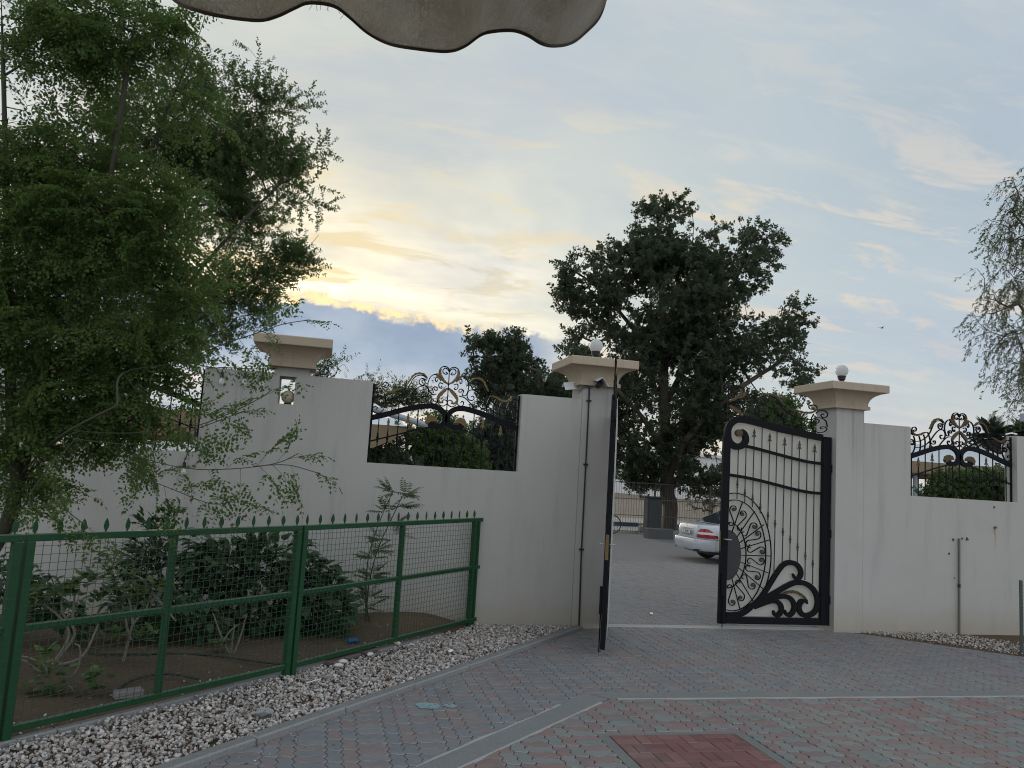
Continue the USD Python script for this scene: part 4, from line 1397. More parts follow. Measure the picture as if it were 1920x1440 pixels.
# --- big tree behind the gate
r1_ = np.random.default_rng(101)
YT = 29.5
tb = np.array([13.72, YT, -0.09])
def T_(px, py, dy=0): return at(px, py, YT + dy)
limbs = [([tb, tb + (0.05, 0, 1.2), T_(1252, 925), T_(1250, 850), T_(1245, 740), T_(1243, 600), T_(1240, 450)], None),
         ([T_(1251, 900), T_(1290, 820, -1), T_(1370, 740, -1.5), T_(1460, 680, -1)], 1),
         ([T_(1250, 860), T_(1210, 790, -1), T_(1150, 720, -1.5), T_(1110, 640, -1)], 1),
         ([T_(1246, 760), T_(1300, 660, 1), T_(1360, 560, 1), T_(1400, 480, .5)], 1),
         ([T_(1244, 700), T_(1190, 620, 1), T_(1120, 540, 1), T_(1080, 510, .5)], 1)]
spec = [(1240, 440, 62, 82), (1238, 408, 24, 26), (1180, 500, 60, 50), (1108, 540, 62, 62), (1070, 510, 26, 30), (1240, 560, 130, 115), (1370, 500, 80, 70), (1425, 465, 38, 38), (1385, 440, 30, 22), (1310, 625, 105, 100), (1450, 660, 62, 62), (1492, 600, 28, 34), (1490, 700, 34, 30),
        (1250, 730, 135, 120), (1400, 720, 100, 85), (1260, 460, 60, 60), (1180, 820, 70, 80), (1320, 850, 85, 72), (1240, 850, 80, 60), (1110, 650, 55, 50), (1170, 700, 80, 80), (1200, 900, 40, 26), (1330, 912, 45, 24)]
spec = [(x, y, rx * .92, ry * .92) for x, y, rx, ry in spec]
tg = np.vstack([blobs(spec, 1900, r1_, YT, 1.0, 0.48, 0.55, .3), blobs(spec, 800, r1_, YT, 1.10, 0.46, 0.9, .93)])
pr = [twig(r1_, 16, .54, .125, .072, .95) for _ in range(4)]
shoots = np.array([T_(*q) for q in [(1240, 372), (1226, 386), (1258, 384), (1185, 440), (1150, 470), (1076, 486), (1056, 498), (1060, 524), (1060, 580), (1340, 418), (1385, 414), (1430, 424), (1462, 460), (1450, 500), (1500, 572), (1508, 608), (1508, 690), (1492, 566), (1290, 390), (1090, 480), (1120, 470)]])
tg = np.vstack([tg, shoots])
tree('broad_tree', 'tall dark broadleaf tree standing outside behind the open gate', limbs, tg, pr, M['leaf_dark'], M['bark'], r1_, 3.1, 1.0, .75, .0, .12, .6, .010, .44, .33, alpha=.3)
# lower tree beside it
spec = [(1010, 660, 60, 45), (935, 665, 52, 34), (895, 640, 22, 16), (1010, 625, 30, 18), (1060, 690, 50, 50), (1000, 720, 90, 50), (930, 720, 60, 50), (1050, 780, 70, 60)]
b2 = at(1030, 900, 25.0); b2[2] = -.09
def U_(px, py): return at(px, py, 25.0)
tg = blobs(spec, 720, r1_, 25.0, 1.05, 0.47, .7, .3)
tree('broad_tree', 'lower dark broadleaf tree showing above the wall left of the globe lamp pillar', [([b2, U_(1030, 840), U_(1015, 760), U_(1005, 680)], None), ([U_(1020, 780), U_(960, 730), U_(910, 670)], 1)], tg, pr, M['leaf_dark'], M['bark'], r1_, 2.5, .85, .8, 0, .12, .5, .010, .46, .22)

# --- thorny small-leaved tree behind the left wall
r2_ = np.random.default_rng(102)
YF = 14.5
def V_(px, py, dy=0): return at(px, py, YF + dy)
b3 = V_(250, 900); b3[2] = -.09
spec = [(470, 330, 110, 100), (540, 300, 50, 35), (545, 400, 52, 55), (500, 460, 90, 60), (440, 540, 90, 75), (560, 470, 32, 30), (450, 190, 90, 55), (520, 200, 38, 24), (390, 270, 100, 90), (350, 420, 120, 110), (380, 620, 60, 45), (270, 240, 110, 110), (240, 430, 130, 130), (340, 150, 70, 60), (260, 560, 110, 100), (110, 470, 110, 120), (110, 620, 110, 90)]
tg = np.vstack([blobs(spec + [(500, 460, 90, 70), (450, 540, 90, 75), (550, 440, 50, 60), (430, 440, 90, 90)], 2000, r2_, YF, .9, 0.43, 1.1, .3)])
tips = np.array([V_(*q) for q in [(608, 278), (604, 284), (600, 390), (608, 385), (572, 180), (566, 205), (488, 118), (555, 240), (590, 350), (598, 440), (575, 505), (480, 640), (470, 420), (540, 170), (470, 95), (590, 300)]])
tg = np.vstack([tg, tips])
limbs = [([b3, V_(255, 800), V_(280, 680), V_(310, 540), V_(330, 400), V_(340, 250)], None),
         ([V_(300, 600), V_(380, 500, -.4), V_(460, 410, -.6), V_(530, 340, -.4)], 1), ([V_(300, 560), V_(200, 430, .5), V_(120, 300, .5), (V_(90, 180))], 1), ([V_(320, 460), V_(400, 330, .5), V_(450, 220, .4)], 1), ([V_(290, 640), V_(390, 590, 0), V_(470, 530, 0)], 1)]
pr = [twig(r2_, 26, .42, .055, .025, .9) for _ in range(4)]
tree('thorn_tree', 'dark small leaved tree rising behind the left wall with ragged twiggy outline', limbs, tg, pr, M['leaf_thorn'], M['bark_green'], r2_, 2.8, 1.0, .55, 0, .12, .35, .0035, .40, .045)

# --- feathery tree in the bed, near
r3_ = np.random.default_rng(103)
YM = 7.6
def N_(px, py, dy=0): return at(px, py, YM + dy)
b4 = np.array([-3.25, 8.1, 0.0])
limbs = [([b4, b4 + (0.2, -.05, .7), N_(25, 950, .2), N_(22, 800), N_(15, 500), N_(8, 200), N_(0, -80)], None),
         ([N_(25, 930, .2), N_(100, 700), N_(180, 480), N_(215, 280, -.1), N_(250, 60, -.1), N_(270, -60, -.1)], 1),
         ([N_(110, 690), N_(190, 500, .2), N_(260, 330, .2), N_(330, 170, .2), N_(378, 52, .2), N_(400, -40, .2)], 1),
         ([N_(30, 900, .2), N_(110, 820, -.5), N_(220, 760, -.7)], 1)]
spec = [(110, 60, 150, 100), (270, 70, 110, 70), (60, 280, 110, 130), (220, 240, 110, 110), (330, 190, 60, 60), (150, 420, 150, 120), (300, 420, 80, 100), (90, 600, 130, 120), (260, 600, 110, 110), (340, 560, 40, 70), (110, 760, 130, 100), (270, 740, 90, 80), (40, 880, 60, 60, .2), (170, 840, 110, 50), (350, 720, 45, 60), (-60, 500, 90, 300)]
tg = blobs(spec, 1000, r3_, YM, .8, 0.45, 1.5, .2)
longb = [[(230, 700), (330, 680), (420, 645), (480, 625), (530, 608), (578, 600)],
         [(150, 808), (250, 812), (360, 800), (430, 775), (490, 745), (510, 730)],
         [(130, 820), (220, 832), (300, 828), (380, 800), (460, 770)],
         [(230, 845), (300, 868), (370, 880), (450, 878), (520, 868), (560, 850)],
         [(480, 874), (540, 872), (600, 888)],
         [(240, 880), (330, 920), (400, 945), (450, 935)],
         [(60, 920), (70, 960), (95, 975)], [(100, 900), (120, 950), (160, 985)]]
limbs += [([N_(x, y, -.55 - .1 * k) for x, y in q], 1) for k, q in enumerate(longb)]
sk = Skeleton(limbs, .22).grow(tg, r3_, .3, .05)
t = thing('feathery_tree', 'feathery green tree with drooping fronds growing in the bed at the left edge', 'tree', tuple(b4))
r_ = sk.radii(.0035, .42, .075)
v, f = sk.mesh(r_, 6)
obj('trunk', (v - b4, f), M['bark_green'], t, True)
p, d = sk.dirs()
fr = [frond(r3_, .42, 5), frond(r3_, .36, 4), frond(r3_, .46, 5), frond(r3_, .30, 4), frond(r3_, .40, 5), frond(r3_, .34, 4)]
parts = []


def hang_fronds(p, d, prob):
    for pr_ in fr:
        sel = r3_.random(len(p)) < prob
        k_ = int(sel.sum())
        if not k_:
            continue
        dd = d[sel] * .6 + r3_.normal(size=(k_, 3)) * (.6, .6, .38)
        dd[:, 2] -= .12
        parts.append(place(pr_[0], pr_[1], rot_from(dd, np.array([0, 0, 1.0]) + r3_.normal(size=(k_, 3)) * .55), r3_.uniform(.75, 1.2, k_), p[sel]))


hang_fronds(p, d, np.where(p[:, 2] < 3.4, .34, .28))
for k, q in enumerate(longb):
    c = curve(np.array([N_(x, y, -.55 - .1 * k) for x, y in q]), 12)
    L_ = np.concatenate([[0], np.cumsum(np.linalg.norm(np.diff(c, axis=0), axis=1))])
    s_ = np.arange(L_[-1] * (.30 if k < 4 else .05), L_[-1] + .001, .125)
    c2 = np.stack([np.interp(s_, L_, c[:, i]) for i in range(3)], 1)
    tt = np.gradient(c2, axis=0) if len(c2) > 1 else np.array([[1.0, 0, -.2]])
    tt /= np.linalg.norm(tt, axis=1, keepdims=True)
    sgn = np.where(np.arange(len(c2)) % 2, 1.0, -1.0)[:, None]
    side = np.stack([0 * s_, -np.ones(len(s_)), 0 * s_], 1) * .35 + np.stack([0 * s_, 0 * s_, sgn[:, 0]], 1) * .75
    dd = tt * .55 + side + r3_.normal(size=tt.shape) * .22
    dd[-1] = tt[-1]
    for i in range(len(c2)):
        pr_ = fr[r3_.integers(len(fr))]
        parts.append(place(pr_[0], pr_[1], rot_from(dd[i:i + 1], np.array([[.1, -.30, .85]]) + r3_.normal(size=(1, 3)) * .30), [r3_.uniform(.65, 1.05)], c2[i:i + 1]))
v, f = join(parts)
obj('crown', (v - b4, f), M['leaf_moringa'], t)

# --- drooping tree at the right picture edge
r4_ = np.random.default_rng(104)
YR = 21.0
def Q_(px, py, dy=0): return at(px, py, YR + dy)


def strand(rng, L, n, l, w):
    t = np.sort(rng.uniform(.08, 1, n))
    x = np.stack([t * L, np.zeros(n), np.zeros(n)], 1)
    a = rng.uniform(0, 6.28, n)
    d = np.stack([np.full(n, .7), np.cos(a) * .7, np.sin(a) * .7], 1)
    V, F = leaf_v(l, w, .1)
    st = MB(); st.tube([(0, 0, 0), (L, 0, 0)], [.004, .002], 3, False)
    return join([place(V, F, rot_from(d, rng.normal(size=(n, 3))), rng.uniform(.7, 1.2, n), x), st.data()])


b5 = Q_(2040, 1000); b5[2] = -.09
spec = [(1930, 400, 60, 60), (1960, 480, 100, 100), (1900, 560, 45, 60), (1990, 600, 130, 130), (1905, 650, 50, 50), (1940, 720, 60, 60), (2060, 450, 140, 160), (2000, 340, 70, 60), (2080, 650, 120, 160), (1900, 350, 30, 24), (1880, 450, 26, 24)]
tg = blobs(spec, 1000, r4_, YR, .9, .38, .8, .3)
limbs = [([b5, Q_(2030, 850), Q_(2010, 650), Q_(1995, 420)], None), ([Q_(2020, 760), Q_(1960, 640), Q_(1910, 570)], 1), ([Q_(2005, 560), Q_(1940, 450), Q_(1900, 400)], 1)]
pr = [strand(r4_, .75, 20, .10, .026), strand(r4_, .55, 16, .10, .026), strand(r4_, .9, 24, .09, .026)]
tree('drooping_tree', 'tall grey green tree with hanging strands at the right picture edge', limbs, tg, pr, M['leaf_grey'], M['bark'], r4_, 3.5, 1.0, .35, 1.1, 0, .45, .008, .46, .25)

# --- trees and bushes beyond the wall openings
r5_ = np.random.default_rng(105)
def far_tree(name, label, spec, Y, n, base_px, lm, leaf=(.09, .05), size=1.0, each=4, hang=0, thr=.38, twl=.4, cat='tree'):
    c = at(base_px[0], base_px[1], Y); top = c.copy(); b = c.copy(); b[2] = -.09
    pr_ = [twig(r5_, 14, twl, leaf[0], leaf[1], .9) for _ in range(3)]
    tg_ = blobs(spec, n, r5_, Y, .9, thr, .8, .3)
    return tree(name, label, [([b, (b + c) / 2 + (0.05, 0, 0), c], None)], tg_, pr_, lm, M['bark'], r5_, each, size, .8, hang, .1, .5, .008, .46, .2, cat=cat)


far_tree('round_tree', 'rounded bright green tree seen through the middle grille', [(800, 850, 72, 48), (830, 830, 40, 40), (770, 870, 50, 30), (860, 870, 40, 40), (720, 880, 40, 24)], 21.0, 700, (805, 860), M['leaf_hedge'], cat='tree')
far_tree('thorn_tree', 'pale wispy acacia showing above the wall right of the slotted pillar', [(640, 692, 62, 20), (610, 700, 40, 20), (690, 700, 34, 14), (720, 740, 60, 26), (780, 745, 45, 20), (660, 740, 60, 30), (760, 720, 20, 12)], 27.0, 330, (660, 790), M['leaf_hedge'], (.07, .03), 1.0, 2, 0, .42, .6)
pr = [strand(r5_, .8, 20, .12, .03), strand(r5_, .6, 18, .12, .03)]
b6 = at(925, 900, 23.0); b6[2] = -.09
tg = blobs([(930, 800, 32, 40), (925, 850, 45, 45), (950, 830, 30, 60), (900, 800, 14, 30), (960, 760, 20, 30)], 420, r5_, 23.0, .9, .36, .8, .2)
tree('weeping_tree', 'dark weeping tree filling the right half of the middle grille', [([b6, at(928, 840, 23.0), at(935, 780, 23.0)], None)], tg, pr, M['leaf_blue'], M['bark'], r5_, 4, 1.0, .3, 1.2, 0, .4, .008, .46, .2)
far_tree('round_tree', 'small green tree beyond the gate crest beside the right pillar', [(1450, 775, 34, 28), (1470, 790, 26, 24), (1430, 800, 30, 26), (1530, 800, 14, 8), (1500, 812, 30, 8)], 42.0, 420, (1455, 830), M['leaf_hedge'], (.16, .1), 1.0, 4, 0, .3, .7)
far_tree('hedge', 'clipped green hedge behind the right grille under the tan shade', [(1790, 915, 42, 24), (1840, 912, 44, 24), (1880, 925, 30, 24), (1765, 935, 34, 20), (1900, 905, 24, 26), (1820, 940, 60, 14)], 15.5, 620, (1820, 935), M['leaf_hedge'], (.06, .035), 1.0, 4, 0, .3, .25, 'hedge')
far_tree('bush', 'dark bushes under the tan shade behind the left end of the middle grille', [(700, 885, 30, 16), (740, 880, 30, 22)], 19.5, 200, (720, 890), M['leaf_dark'], cat='bush')
# bare shrub beyond the car
b7 = at(1335, 990, 26.0); b7[2] = -.09
tg = blobs([(1335, 940, 26, 24), (1300, 945, 20, 16)], 90, r5_, 26.0, .8, 0, 1, .2)
tree('bare_shrub', 'thin leafless grey shrub beyond the silver car', [([b7, at(1335, 965, 26.0), at(1337, 945, 26.0)], None)], tg, [twig(r5_, 3, .3, .05, .02)], M['leaf_grey'], M['bark'], r5_, 1, 1.0, .8, 0, 0, .3, .006, .5, .05, cat='shrub')

# date palm beyond the right wall
def palm(px, py, Y, L, n, label):
    c = at(px, py, Y); b = c.copy(); b[2] = -.09
    t = thing('date_palm', label, 'palm', tuple(b))
    rr = np.random.default_rng(int(px))
    mb = MB(); zz = np.linspace(0, c[2] - b[2], 14)
    mb.lathe([(.26 + .03 * (k % 2), z) for k, z in enumerate(zz)], (0, 0, 0), 10)
    obj('trunk', mb, M['bark'], t)
    V, F = leaf_v(.42, .035, .2, .03)
    for k in range(n):
        a = k * 2.4; el = rr.uniform(-.2, 1.25)
        d = np.array([math.cos(a) * math.cos(el), math.sin(a) * math.cos(el), math.sin(el)])
        s = np.linspace(0, 1, 12)
        pts = (c - b) + s[:, None] * d * L - np.outer(s ** 2, [0, 0, .45 * L * math.cos(el)])
        tt = np.gradient(pts, axis=0); tt /= np.linalg.norm(tt, axis=1, keepdims=True)
        parts = []
        q = np.linspace(.12, .98, 34)
        P_ = np.stack([np.interp(q, s, pts[:, i]) for i in range(3)], 1); Tn = np.stack([np.interp(q, s, tt[:, i]) for i in range(3)], 1)
        side = np.cross(Tn, [0, 0, 1.0]); side /= np.maximum(np.linalg.norm(side, axis=1, keepdims=True), 1e-6)
        for sg in (1, -1):
            dd = Tn * .8 + side * sg * .7 + np.array([0, 0, .15])
            parts.append(place(V, F, rot_from(dd, np.tile([0, 0, 1.0], (34, 1))), (1 - .6 * q) + .2, P_))
        st = MB(); st.tube(pts, np.linspace(.03, .006, 12), 4, False); parts.append(st.data())
        obj('frond', join(parts), M['leaf_blue'], t)


palm(1862, 826, 24.0, 1.1, 26, 'date palm fronds fanning out above the right grille')
palm(1925, 822, 25.0, 0.9, 22, 'date palm partly cut by the right picture edge')

# --- plants in the bed
r6_ = np.random.default_rng(106)


def big_leaf(l, w):
    """A pointed broad leaf with a drooping tip."""
    s = np.array([0, .12, .3, .5, .72, .9, 1.0]); ww = np.array([0, .36, .5, .47, .33, .14, 0]) * w
    mid = np.stack([s * l, 0 * s, .06 * l * np.sin(s * 3) - .22 * l * s ** 2], 1)
    V = np.vstack([mid, mid[1:-1] + np.stack([0 * ww[1:-1], ww[1:-1], .16 * ww[1:-1]], 1), mid[1:-1] - np.stack([0 * ww[1:-1], ww[1:-1], -.16 * ww[1:-1]], 1)])
    F = []
    for off, flip in ((7, False), (12, True)):
        e = lambda i: i + off - 1
        q = [[0, 1, e(1)]] + [x for i in range(1, 5) for x in ([i, i + 1, e(i + 1)], [i, e(i + 1), e(i)])] + [[5, 6, e(5)]]
        F += [a[::-1] for a in q] if flip else q
    return V, np.array(F)


def broad_shrub(base, label, spec, Y, n, leaf, each_parts, flowers=0, depth=1.2):
    t = thing('leafy_shrub', label, 'shrub', tuple(base))
    tg_ = blobs(spec, n, r6_, Y, depth, 0, 1, .35)
    tg_[:, 2] = np.maximum(tg_[:, 2], .12); tg_[:, 1] = np.minimum(tg_[:, 1], W - .14)
    b = np.array(base)
    sk_ = Skeleton([([b, b + (.02, .05, .25), b + (0.05, .1, .5)], None), ([b, b + (-.25, 0, .3)], 1), ([b, b + (.25, 0, .3)], 1)], .15).grow(tg_, r6_, .3)
    v, f = sk_.mesh(sk_.radii(.0035, .42, .03), 4)
    obj('stems', (v - b, f), M['bark'], t, True)
    p, d = sk_.dirs()
    V, F = big_leaf(*leaf)
    P_ = np.repeat(p, 2, 0) + r6_.normal(size=(2 * n, 3)) * .03
    P_[:, 1] = np.minimum(P_[:, 1], W - .08)
    out = P_ - (b + (0, 0, .35)); out[:, 2] *= .3
    out /= np.linalg.norm(out, axis=1, keepdims=True)
    dd = out + r6_.normal(size=P_.shape) * .45 + (0, -.25, -.12)
    dd[:, 1] = np.where(P_[:, 1] > W - .3, -np.abs(dd[:, 1]), dd[:, 1])
    Rm = rot_from(dd, np.array([0, 0, 1.0]) + r6_.normal(size=P_.shape) * .3)
    S_ = r6_.uniform(.6, 1.25, len(P_))
    order = np.argsort(np.linalg.norm(P_ - EYE, axis=1))
    for i in order[:each_parts]:
        vv, ff = place(V, F, Rm[i:i + 1], S_[i:i + 1], P_[i:i + 1] - b)
        obj('leaf', (vv, ff), M['leaf_broad'], t, True)
    i = order[each_parts:]
    vv, ff = place(V, F, Rm[i], S_[i], P_[i] - b)
    tag(obj('foliage', (vv, ff), M['leaf_broad'], t, True), kind='stuff')
    top = p[np.argsort(-p[:, 2])][:max(1, len(p) // 4)]
    for k in range(flowers):
        c = top[r6_.integers(len(top))] + (0, -.02, .06) - b
        parts = []
        fv, ff = leaf_v(.022, .016, .2)
        a = np.arange(6) * 1.05
        dd = np.stack([np.cos(a), np.sin(a), np.full(6, .5)], 1)
        obj('flower', place(fv, ff, rot_from(dd, np.tile([0, 0, 1.0], (6, 1))), np.ones(6), np.tile(c, (6, 1))), M['petal'], t)


M['petal'] = plain('pink_petal', (0.45, 0.06, 0.075), 0.6)
broad_shrub((-.75, 9.75, .03), 'wide dark broad leaved shrub with red flowers against the wall behind the fence', [(430, 1060, 85, 50), (520, 1050, 80, 50), (400, 1110, 80, 50), (500, 1110, 90, 55), (590, 1120, 55, 60), (480, 1030, 90, 22), (610, 1090, 36, 45), (560, 1160, 60, 40), (400, 1070, 60, 50), (620, 1150, 40, 40), (450, 1150, 90, 40), (370, 1040, 40, 40), (570, 1080, 50, 40), (640, 1140, 24, 50)], 9.65, 980, (.14, .09), 220, 7)
broad_shrub((-1.75, 9.9, .03), 'tall dark shrub left of the wide one, rising above the fence top', [(280, 1020, 48, 55), (300, 1080, 60, 50), (240, 1100, 45, 60), (290, 975, 34, 20), (330, 960, 20, 14), (270, 1130, 70, 50), (250, 1050, 60, 40)], 9.85, 460, (.12, .05), 140, 4)
broad_shrub((-1.3, 9.35, .03), 'low spreading dark shrub between the two tall ones, under the first mid rail', [(330, 1140, 60, 40), (380, 1160, 50, 34), (300, 1165, 50, 26), (250, 1160, 50, 30)], 9.2, 240, (.11, .065), 80)
broad_shrub((-3.2, 9.3, .03), 'low dark shrub in the deep shade at the foot of the feathery tree', [(60, 1120, 60, 50), (120, 1150, 50, 30), (20, 1080, 60, 50), (160, 1170, 50, 24)], 9.0, 260, (.11, .06), 60)


def stem_shrub(base, label, stems, rosettes, n_leaf, leaf, size=1.0, limit=120):
    """Crooked pale stems with rosettes of fleshy leaves."""
    t = thing('succulent_shrub', label, 'shrub', tuple(base)); b = np.array(base, float)
    leaf = (leaf[0] * 1.35, leaf[1] * 1.35); n_leaf += 5
    for s in stems:
        s = curve(np.array(s, float), 5)
        mb = MB(); mb.tube(s - b, np.linspace(.017, .008, len(s)) * size, 6); obj('stem', mb, M['bark_pale'], t)
    cnt = 0
    V, F = big_leaf(*leaf); V = V * (1, 1, .4)
    rest = []
    for c in rosettes:
        c = np.array(c, float)
        for k in range(n_leaf):
            a = k * 2.4 + r6_.uniform(0, .4); u = .15 + .9 * (k / n_leaf)
            d = np.array([[math.cos(a), math.sin(a), 1.1 - u * 1.2]])
            vv, ff = place(V, F, rot_from(d, np.array([[0, 0, 1.0]])), [r6_.uniform(.7, 1.2)], (c - b + r6_.normal(size=3) * (.045, .045, .03))[None])
            if cnt < limit:
                obj('leaf', (vv, ff), M['leaf_fleshy'], t, True)
            else:
                rest.append((vv, ff))
            cnt += 1
    if rest:
        tag(obj('foliage', join(rest), M['leaf_fleshy'], t, True), kind='stuff')


def S_(px, py, Y): return tuple(at(px, py, Y))
Y1 = 8.35
stem_shrub((-1.75, Y1, .03), 'pale crooked stemmed shrub with fleshy leaf rosettes left of the first mid post', [
    [(-1.75, Y1, .03), S_(240, 1205, Y1), S_(250, 1170, Y1), S_(275, 1140, Y1), S_(283, 1105, Y1)], [S_(245, 1200, Y1), S_(238, 1175, Y1), S_(235, 1150, Y1)],
    [S_(250, 1170, Y1), S_(246, 1140, Y1), S_(240, 1120, Y1)], [S_(283, 1130, Y1), S_(300, 1110, Y1), S_(318, 1100, Y1)], [S_(283, 1110, Y1), S_(310, 1140, Y1), S_(330, 1165, Y1)], [S_(282, 1105, Y1), S_(265, 1085, Y1), S_(250, 1078, Y1)]],
    [S_(q[0], q[1], Y1 + q[2]) for q in [(240, 1112, 0), (225, 1105, .1), (260, 1110, -.1), (185, 1122, 0), (200, 1110, .1), (272, 1118, 0), (250, 1075, 0), (283, 1098, 0), (210, 1190, -.1), (275, 1185, -.15), (255, 1125, .1), (318, 1098, 0)]], 11, (.085, .04))
Y2 = 8.3
stem_shrub((-2.35, Y2, .03), 'leaning bare stemmed shrub with light green rosettes beside the corner post', [
    [(-2.35, Y2, .03), S_(140, 1190, Y2), S_(118, 1150, Y2), S_(115, 1125, Y2)], [(-2.35, Y2, .03), S_(130, 1190, Y2), S_(105, 1150, Y2), S_(65, 1125, Y2)], [S_(135, 1170, Y2), S_(138, 1140, Y2), S_(140, 1115, Y2)], [(-2.3, Y2, .03), S_(155, 1230, Y2 - .2), S_(185, 1170, Y2 - .1)]],
    [S_(q[0], q[1], Y2 + q[2]) for q in [(130, 1100, 0), (145, 1095, .1), (120, 1108, 0), (55, 1118, 0), (65, 1130, -.1), (175, 1085, .1), (165, 1080, 0), (50, 1105, .1), (140, 1110, -.1)]], 11, (.09, .045))
Y3 = 7.35
stem_shrub((-2.05, Y3, .03), 'small low shrub with twisted grey twigs close to the fence corner', [
    [(-2.05, Y3, .03), S_(90, 1290, Y3), S_(85, 1250, Y3), S_(60, 1235, Y3), S_(25, 1228, Y3)], [S_(88, 1270, Y3), S_(50, 1240, Y3), S_(30, 1240, Y3)], [(-2.05, Y3, .03), S_(120, 1280, Y3), S_(145, 1255, Y3), S_(150, 1215, Y3), S_(140, 1207, Y3)], [S_(120, 1285, Y3), S_(135, 1290, Y3), S_(135, 1310, Y3)]],
    [S_(q[0], q[1], Y3 + q[2]) for q in [(90, 1225, 0), (75, 1260, 0), (170, 1265, -.1), (175, 1280, -.1), (60, 1300, 0), (100, 1300, -.1), (80, 1320, 0), (125, 1320, -.1), (60, 1330, 0), (95, 1340, -.1), (40, 1320, 0), (110, 1265, 0)]], 9, (.08, .055), .7)
Y4 = 8.75
stem_shrub((-.80, Y4, .03), 'bare forked grey stems with one small green tuft under the wide shrub', [
    [(-.80, Y4, .03), S_(425, 1215, Y4), S_(410, 1180, Y4), S_(400, 1150, Y4)], [(-.80, Y4, .03), S_(435, 1205, Y4), S_(440, 1170, Y4)], [S_(415, 1210, Y4), S_(430, 1185, Y4), S_(448, 1170, Y4)], [(-.78, Y4, .03), S_(445, 1210, Y4), S_(455, 1180, Y4), S_(460, 1160, Y4)]],
    [S_(405, 1212, Y4), S_(412, 1205, Y4)], 9, (.06, .03), .8)

# neem saplings
def sapling(base, label, stems, frs, Y, L=.34):
    t = thing('sapling', label, 'sapling', tuple(base)); b = np.array(base, float)
    for s in stems:
        s = curve(np.array(s, float), 5); mb = MB(); mb.tube(s - b, np.linspace(.011, .004, len(s)), 5); obj('stem', mb, M['bark_green'], t)
    V, F = leaf_v(.075, .022, .2, .012)
    def pinnate(rng):
        pos, dirs = [], []
        for i in range(6):
            x = L * (.25 + .75 * i / 6)
            for s in (1, -1):
                pos.append((x, 0, -.25 * x * x)); dirs.append((.55, s * .9, -.35))
        pos.append((L, 0, -.25 * L * L)); dirs.append((1, 0, -.6))
        st = MB(); st.tube([(0, 0, 0), (L * .5, 0, -.06 * L * L), (L, 0, -.25 * L * L)], [.002, .0016, .001], 3, False)
        return join([place(V, F, rot_from(np.array(dirs, float), np.tile([0, 0, 1.0], (13, 1))), rng.uniform(.8, 1.1, 13), np.array(pos, float)), st.data()])
    for c, dx, k in frs:
        for q in range(int(k * 1.8)):
            d = np.array([[dx + r6_.normal(0, .6), -abs(r6_.normal(0, .5)), r6_.uniform(-.05, .8)]])
            v, f = pinnate(r6_)
            vv, ff = place(v, f, rot_from(d, np.array([[0, 0, 1.0]])), [r6_.uniform(.6, 1.0)], (np.array(c) - b)[None])
            obj('frond', (vv, ff), M['leaf_hedge'] if r6_.random() < .25 else M['leaf_thorn'], t)


Y5 = 9.95
sapling((.72, Y5, .05), 'slender young sapling with pinnate leaves beside the far fence mid post', [
    [(.72, Y5, .05), S_(688, 1130, Y5), S_(705, 1040, Y5), S_(745, 950, Y5), S_(758, 925, Y5)], [(.66, Y5, .05), S_(686, 1150, Y5), S_(690, 1050, Y5), S_(715, 970, Y5), S_(738, 920, Y5)]],
    [(S_(x, y, Y5), dx, k) for x, y, dx, k in [(738, 922, -.3, 6), (758, 928, .5, 6), (725, 960, 0, 4), (750, 950, .4, 4), (712, 1010, -.2, 4), (700, 1045, -.3, 5), (705, 1030, .4, 4), (695, 1085, -.5, 5), (700, 1075, .5, 5), (690, 1110, -.3, 5), (692, 1120, .4, 4), (688, 1140, .1, 4), (735, 985, .4, 3), (740, 1000, .3, 3)]], Y5, .26)

# dry leaves and crumbs blown over bed, gravel and paving edge
r8_ = np.random.default_rng(108)
sp1 = scatter(Polygon([(-3.2, 5.6), (1.7, 10.1), (1.7, 10.4), (-3.6, 10.4)]), 520, .055, .075, 61)
sp2 = scatter(gz, 160, .045, .065, 62)
sp3 = np.array([[*(KERB_A + kd * s - kn * abs(w)), .006] for s, w in zip(r8_.uniform(.3, 6.5, 60), r8_.exponential(.22, 60))])
sp3 = np.vstack([sp3, [[r8_.uniform(3.2, 9.0), r8_.uniform(8.2, 10.4), .006] for _ in range(26)]])
pp = np.vstack([sp1, sp2, sp3]); n_ = len(pp)
V, F = leaf_v(.035, .016, .35, .006)
dd = np.stack([r8_.normal(size=n_), r8_.normal(size=n_), r8_.normal(size=n_) * .15], 1)
v, f = place(V, F, rot_from(dd, np.array([0, 0, 1.0]) + r8_.normal(size=(n_, 3)) * .25), r8_.uniform(.35, 1.1, n_), pp)
g = Graph()
mat = g.done('dry_leaf', g('principled_bsdf', 'BSDF', base_color=g.ramp(g('geometry', 'random_per_island'), [(0, (.16, .10, .05)), (.6, (.26, .19, .09)), (1, (.36, .31, .2))]), roughness=.8))
tag(obj('fallen_leaves', (v, f), mat), 'dry brown leaves and crumbs scattered over the bed, gravel and paving edge', 'leaves', kind='stuff')
